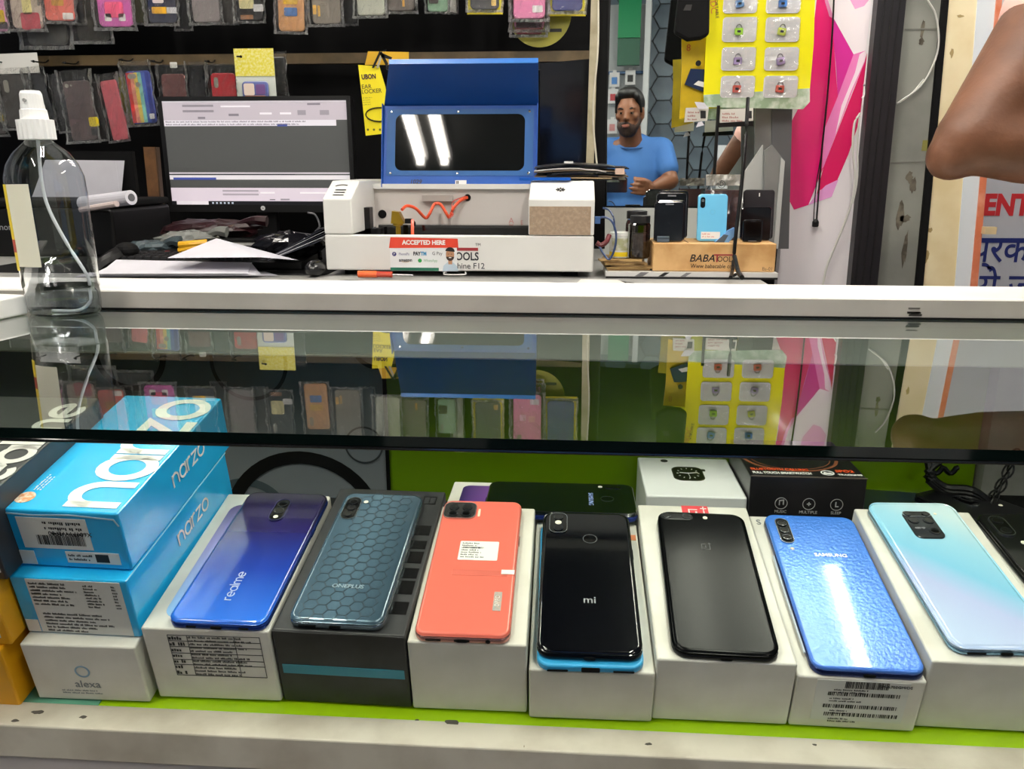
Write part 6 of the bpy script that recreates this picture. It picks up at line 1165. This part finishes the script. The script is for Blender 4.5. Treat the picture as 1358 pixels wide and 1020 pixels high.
# ================================================================= people
def refl(px, py, Yt):
    d = ray(px, py); h = CAM+d*((mc-CAM).dot(mn)/d.dot(mn)); r = d-mn*(2*d.dot(mn)); return h+r*((Yt-h.y)/r.y)
def blob(name, mb, m, parent, M, vox=.007, sm=4, mbs=()):
    o = put(name, mb, m, parent, M); rm = o.modifiers.new('remesh', 'REMESH'); rm.mode = 'VOXEL'; rm.voxel_size = vox; rm.use_smooth_shade = True
    s = o.modifiers.new('smooth', 'SMOOTH'); s.factor = .5; s.iterations = sm; return o
hairM = mat('hair_black', '#0d0b0b', .5, bump=.5, bscale=120); beardM = mat('beard_dark', '#2a1b16', .7, col2='#3d2820', scale=90)
eyeW = mat('eye_white', '#948a7e', .2); iris = mat('iris_dark', '#1a0f0a', .1); lipM = mat('lips', '#8a4e42', .45)
def add_head(mb, c, HM):
    """head shape round c; HM turns it; local x right, y forward, z up"""
    def E(p, r): 
        k = MB().ell((0, 0, 0), r, 20, 13); mb.add(k.v, k.f, HM @ T(*p))
    def Cp(p0, p1, a, b): k = MB().caps(p0, p1, a, b, 12); mb.add(k.v, k.f, HM)
    E((0, -.014, .038), (.077, .095, .083)); E((0, .026, .010), (.068, .064, .088)); E((0, .030, -.055), (.056, .056, .058))
    E((0, .054, -.088), (.028, .028, .022)); Cp((-.040, .036, -.060), (-.052, -.012, -.030), .022, .022); Cp((.040, .036, -.060), (.052, -.012, -.030), .022, .022)
    Cp((0, .086, .012), (0, .104, -.020), .008, .0125); E((-.011, .094, -.024), (.009, .010, .008)); E((.011, .094, -.024), (.009, .010, .008))
    Cp((-.040, .068, .028), (.040, .068, .028), .013, .013); E((-.046, .056, -.012), (.022, .022, .018)); E((.046, .056, -.012), (.022, .022, .018))
    for s in (-1, 1): E((s*.079, -.012, .000), (.008, .018, .031)); E((s*.074, -.006, -.020), (.010, .012, .012))
    E((0, .082, -.052), (.024, .014, .007)); E((0, .081, -.060), (.021, .013, .008))
def face_parts(root, HM, beard=True):
    for s in (-1, 1):
        e = put('eye', MB().ell((0, 0, 0), (.0115, .0095, .0058), 14, 9), eyeW, root, HM @ T(s*.031, .078, .004)); put('iris', MB().ell((0, 0, 0), (.0060, .004, .0056), 12, 7), iris, e, T(0, .0074, 0))
        put('eyelid', MB().ell((0, 0, 0), (.0145, .0105, .0045), 12, 7), skinM, root, HM @ T(s*.031, .0795, .0105))
        put('eyebrow', MB().caps((s*.013, .083, .022), (s*.034, .0815, .0275), .0035, .0042).caps((s*.034, .0815, .0275), (s*.050, .068, .023), .0042, .0026), hairM, root, HM)
    put('lips', MB().ell((0, .0935, -.0545), (.022, .006, .0040), 14, 7).ell((0, .093, -.0605), (.019, .006, .0048), 14, 7), lipM, root, HM)
    if beard:
        b = MB()
        for p, r in (((0, .034, -.066), (.0585, .0575, .050)), ((0, .057, -.092), (.031, .029, .022))): k = MB().ell((0, 0, 0), r, 18, 11); b.add(k.v, k.f, T(*p))
        for s in (-1, 1): k = MB().caps((s*.043, .037, -.062), (s*.056, -.008, -.022), .0225, .0200, 12); b.add(k.v, k.f); k = MB().caps((s*.004, .0885, -.043), (s*.025, .078, -.052), .0075, .0070, 10); b.add(k.v, k.f)
        o = blob('beard', b, beardM, root, HM, .005, 2)
    h = MB()
    for p, r in (((0, -.022, .048), (.083, .093, .084)), ((0, .040, .098), (.064, .048, .030)), ((0, -.060, .0), (.070, .050, .062))): k = MB().ell((0, 0, 0), r, 20, 13); h.add(k.v, k.f, T(*p))
    for s in (-1, 1): k = MB().caps((s*.066, .030, .062), (s*.075, .022, .010), .013, .008, 10); h.add(k.v, k.f); k = MB().caps((s*.056, .056, .082), (s*.066, .034, .05), .018, .012, 10); h.add(k.v, k.f)
    blob('hair', h, hairM, root, HM, .005, 2)
def add_hand(mb, wrist, palm_dir, side_dir, curl, thumb_sgn, ta=1.0):
    """palm plus four unequal bent fingers and a thumb from the side of the palm; curl bends towards palm normal"""
    y = Vector(palm_dir).normalized(); x = (Vector(side_dir)-y*Vector(side_dir).dot(y)).normalized(); n = x.cross(y)*curl_sign[0]
    k = MB().caps(wrist, Vector(wrist)+y*.03, .026, .028, 12); mb.add(k.v, k.f)
    for i in range(4):
        k = MB().caps(Vector(wrist)+y*.02+x*(.008*(i-1.5)), Vector(wrist)+y*.085+x*(.019*(i-1.5)), .016, .0125, 10); mb.add(k.v, k.f)
    lens_ = (.066, .078, .074, .058)
    for i in range(4):
        p = Vector(wrist)+y*.085+x*(.0205*(i-1.5)); d = y; ll_ = lens_[i]
        for j, fr_ in enumerate((.45, .31, .24)):
            a = curl*(j+.6); d = (y*math.cos(a)+n*math.sin(a)).normalized(); q = p+d*(ll_*fr_); k = MB().caps(p, q, .0098-.0012*j, .0092-.0014*j, 10); mb.add(k.v, k.f); p = q
    p = Vector(wrist)+y*.028+x*(thumb_sgn*.026)
    for j, (ln_, a) in enumerate(((.042, .75), (.032, .45), (.024, .25))):
        a *= ta; d = (y*math.cos(a)+x*(thumb_sgn*math.sin(a))+n*(.25+.35*j)).normalized(); q = p+d*ln_; k = MB().caps(p, q, .0135-.0022*j, .0120-.0022*j, 10); mb.add(k.v, k.f); p = q
curl_sign = [1]
def trousers(root, M, hipc, fl, m, shoe):
    t = MB().ell((hipc.x, hipc.y, hipc.z), (.165, .115, .11), 18, 11)
    for s in (-1, 1):
        k = MB().caps((hipc.x+s*.085, hipc.y, hipc.z-.03), (hipc.x+s*.10, hipc.y+.01, (hipc.z+fl)/2), .088, .064).caps((hipc.x+s*.10, hipc.y+.01, (hipc.z+fl)/2), (hipc.x+s*.105, hipc.y-.01, fl+.10), .064, .052); t.add(k.v, k.f)
        b = MB().ell((hipc.x+s*.105, hipc.y+.045*(1 if root.get('facing', 1) > 0 else -1), fl+.042), (.046, .13, .040), 14, 9)
        put('shoe', b, shoe, root, M, True)
    blob('trousers', t, m, root, M, .012, 4)
# ---- the photographer (seen in the mirror), facing +y behind the camera
HC = refl(835, 151, -.16)
pg = thing('person', 'man in blue T-shirt with short dark hair and beard, holding a phone, seen in mirror', 'person', T(HC.x+.02, -.30, FLOOR)); pg['facing'] = 1; pi = pg.matrix_world.inverted()
shY = -.27; NB = Vector((HC.x+.015, -.24, HC.z-.16)); shz = HC.z-.17
SL, SR = Vector((HC.x-.165, shY, shz)), Vector((HC.x+.165, shY, shz))
hip = Vector((HC.x+.02, -.30, FLOOR+.86))
shirtM = mat('tshirt_blue', '#3f74b8', .75, bump=.35, bscale=14); jeans = mat('jeans_dark', '#22283a', .8); shoeM = mat('shoe_dark', '#1c1a1a', .5)
phc = CAM-fwd*.017-rgt*.045
wR = phc+rgt*.195-fwd*.085-upv*.035; wL = phc-rgt*.165-fwd*.085-upv*.035
eR = refl(889, 240, -.17); eL = Vector((SL.x-.055, -.13, shz-.27))
body = MB()
HM0 = T(*HC) @ Matrix.Diagonal((.86, 1, 1, 1)) @ Matrix.Rotation(R(10), 4, 'Z') @ Matrix.Rotation(R(-6), 4, 'X')
add_head(body, HC, HM0)
body.caps(HC+Vector((0, -.03, -.06)), NB+Vector((0, -.01, -.02)), .056, .060)
body.ell((HC.x+.02, shY-.005, shz-.13), (.165, .105, .20), 20, 13).ell((HC.x+.02, shY-.01, shz-.36), (.150, .105, .20), 20, 13)
body.caps(SL, SR, .058, .058); body.caps(NB, SL, .05, .052); body.caps(NB, SR, .05, .052)
for S_, E_, W_ in ((SL, eL, wL), (SR, eR, wR)): body.caps(S_, E_, .052, .041); body.caps(E_, E_.lerp(W_, .35), .043, .042); body.caps(E_.lerp(W_, .35), W_, .042, .027)
curl_sign[0] = 1
add_hand(body, wR, (-rgt*.35+upv*.2+fwd*.7), upv, .62, 1, .35)
curl_sign[0] = -1
add_hand(body, wL, (rgt*.35+upv*.2+fwd*.7), upv, .62, 1, .35)
blob('body', body, skinM, pg, pi, .006, 3)
face_parts(pg, pi @ HM0)
sh = MB().ell((HC.x+.02, shY-.005, shz-.13), (.182, .122, .22), 20, 13).ell((HC.x+.02, shY-.01, shz-.36), (.168, .122, .23), 20, 13).caps(SL, SR, .066, .066)
sh.caps(NB+Vector((0, 0, -.045)), SL, .060, .064).caps(NB+Vector((0, 0, -.045)), SR, .060, .064)
for S_, E_ in ((SL, eL), (SR, eR)): sh.caps(S_, S_.lerp(E_, .62), .066, .062)
blob('tshirt', sh, shirtM, pg, pi, .009, 4)
put('collar', MB().tube([NB+Vector((.066*math.cos(R(a)), .012+.066*math.sin(R(a)), .004-.012*math.sin(R(a)))) for a in range(0, 361, 20)], .0042, 8), mat('collar_blue', '#34639f', .75), pg, pi, True)
trousers(pg, pi, hip, FLOOR, jeans, shoeM)
hp = thing('smartphone', 'dark phone held sideways by the man seen in the mirror', 'phone', frame(rgt, upv, -fwd, phc-fwd*.004))
put('body', rslab(.158, .076, .008, .009, .0025, 5, 3), mat('held_phone_dark', '#1c1d28', .2, coat=.5), hp); put('screen', MB().prism(rr(.150, .070, .007, 4), .0081, .0085), blackgloss, hp)
put('camera_bump', MB().prism(rr(.022, .030, .006, 4, .066, .016), -.0012, 0), blackgloss, hp)
# ---- the shopkeeper at the right: only an arm and a sleeve edge are in the picture
AY = .955; skin2 = mat('tanned_skin', '#70472f', .5, col2='#5c3822', scale=16, bump=.25, bscale=220); el_ = atY(1270, 192, AY); shp_ = atY(1452, -50, AY+.06); wr = atY(1410, 218, AY+.0)+Vector((.06, .0, .0))
sp_ = thing('person', 'person in pink shirt at the right edge, bare bent elbow stuck out over the ledge', 'person', T(shp_.x+.235, AY+.13, FLOOR)); sp_['facing'] = -1; pi = sp_.matrix_world.inverted()
bc_ = Vector((shp_.x+.235, AY+.11, 0)); b2 = MB()
el_in = el_+Vector((.012, 0, .006))
b2.caps(shp_, shp_.lerp(el_in, .45), .050, .049, 18).caps(shp_.lerp(el_in, .45), el_in, .049, .036, 18)
b2.caps(el_in+Vector((.0, 0, 0)), el_in.lerp(wr, .40)+Vector((0, 0, .003)), .037, .041, 18).caps(el_in.lerp(wr, .40)+Vector((0, 0, .003)), wr, .041, .028, 18)
b2.ell((el_.x-.004, el_.y, el_.z-.012), (.028, .028, .028), 14, 9)
curl_sign[0] = 1; add_hand(b2, wr, (1, -.05, .12), (0, -.3, 1), .35, 1)
shr = Vector((bc_.x+.19, AY+.10, shp_.z)); er = Vector((shr.x+.07, AY+.08, shr.z-.29)); wr2 = Vector((shr.x+.03, AY+.02, shr.z-.50))
b2.caps(shr, er, .056, .045).caps(er, wr2, .046, .029); curl_sign[0] = 1; add_hand(b2, wr2, (0, -.1, -1), (1, 0, 0), .3, -1)
hc2 = Vector((bc_.x, AY+.05, shp_.z+.215)); HM2 = T(*hc2) @ Matrix.Rotation(R(172), 4, 'Z')
add_head(b2, hc2, HM2); b2.caps(hc2+Vector((0, .03, -.06)), Vector((bc_.x, AY+.10, shp_.z+.03)), .056, .062)
b2.ell((bc_.x, bc_.y, shp_.z-.14), (.165, .085, .21), 18, 11).ell((bc_.x, bc_.y, shp_.z-.37), (.150, .082, .21), 18, 11).caps(shp_, shr, .055, .055)
blob('body', b2, skin2, sp_, pi, .007, 5); face_parts(sp_, pi @ HM2, False)
pink = mat('shirt_pink', '#e9b9ad', .8, bump=.3, bscale=16)
s2 = MB().ell((bc_.x, bc_.y, shp_.z-.14), (.180, .098, .22), 18, 11).ell((bc_.x, bc_.y, shp_.z-.37), (.168, .096, .23), 18, 11).caps(shp_, shr, .066, .066)
s2.caps(shp_, shp_.lerp(el_in, .30), .060, .058, 18).caps(shr, shr.lerp(er, .5), .067, .064)
blob('shirt', s2, pink, sp_, pi, .009, 4); trousers(sp_, pi, Vector((bc_.x, bc_.y, FLOOR+.84)), FLOOR, mat('trousers_grey', '#3a3d44', .8), shoeM)
# ================================================================= what the mirror shows behind the photographer
rk = thing('display_rack', 'white accessory rack with green header behind the photographer, seen in mirror', 'rack', T(*Vector((refl(830, 150, -1.3).x, -1.3, FLOOR)))); 
ra, rb_2 = refl(800, 60, -1.3), refl(862, 60, -1.3); xm = (ra.x+rb_2.x)/2; wR_ = abs(rb_2.x-ra.x)
pi = rk.matrix_world.inverted(); zt1 = refl(830, -20, -1.3).z; xr1 = max(ra.x, rb_2.x); xl1 = min(ra.x, rb_2.x)-.35
put('back_panel', MB().box(xl1, xr1, -1.49, -1.47, FLOOR, CEIL-.1, pi), mat('rack_grey', '#a9adaf', .5), rk); put('frame_upright', MB().box(xr1-.035, xr1, -1.47, -1.30, FLOOR, CEIL-.1, pi), mat('rack_white', '#d3d7d8', .4), rk)
gx0, gx1 = sorted((refl(820, 25, -1.32).x, refl(850, 25, -1.32).x))
put('green_header', MB().box(gx0, gx1, -1.36, -1.32, refl(830, 50, -1.32).z, CEIL-.1, pi), mat('header_green', '#0f8a55', .3), rk); put('green_lower', MB().box(gx0, gx1, -1.37, -1.33, refl(830, 86, -1.32).z, refl(830, 50, -1.32).z-.001, pi), mat('header_green_dark', '#175a40', .4), rk)
put('shelf', MB().box(xl1, xr1-.036, -1.469, -1.44, refl(830, 93, -1.4).z-.015, refl(830, 93, -1.4).z, pi), mat('rack_blue', '#35628f', .4), rk)
for k, (px, py, col) in enumerate(((815, 106, '#3f7fc4'), (836, 103, '#1c1c1f'), (813, 128, '#b8323a'), (835, 128, '#6a6a6e'), (812, 168, '#c98a8a'), (830, 168, '#404046'))):
    c = refl(px, py, -1.42); o = thing('accessory_pack', ('blue', 'black', 'red', 'grey', 'pink', 'charcoal')[k]+' pictured white accessory pack on the rack seen in the mirror', 'package', T(c.x, -1.42, c.z), 'packs on the rack seen in the mirror')
    put('card', MB().box(-.032, .032, -.012, .012, -.045, .045), mat('pack_white', '#d9d9da', .4), o); put('picture', MB().box(-.018, .018, .012, .0135, -.028, .015), mat('pic_'+col[1:], col, .4), o); put('header', MB().box(-.012, .012, -.004, .004, .045, .06), mat('pack_white', '#d9d9da'), o)
sgn = thing('standing_sign', 'white sign with dark letters behind the shop counter, seen in mirror', 'sign', T(*Vector((refl(978, 240, .35).x, .35, FLOOR))))
c = refl(980, 225, -.6); sgn.matrix_world = T(c.x, -.6, FLOOR); put('board', MB().box(-.12, .12, 0, .015, .6, c.z-FLOOR+.13), mat('sign_white', '#dfe2e6', .4), sgn)
text('VIA', .075, sgn, T(0, .0155, c.z-FLOOR-.03) @ Matrix.Rotation(R(180), 4, 'Z') @ FRONT, mat('sign_navy', '#1d2440', .5), bold=.003); text('C', .06, sgn, T(0, .0155, c.z-FLOOR+.07) @ Matrix.Rotation(R(180), 4, 'Z') @ FRONT @ Matrix.Rotation(R(90), 4, 'Z'), ink, bold=.003)
put('stand_leg', MB().box(-.10, -.08, -.01, .02, 0, .6).box(.08, .10, -.01, .02, 0, .6), steel, sgn); put('stand_foot', MB().box(-.13, .13, -.12, .12, 0, .012), steel, sgn)
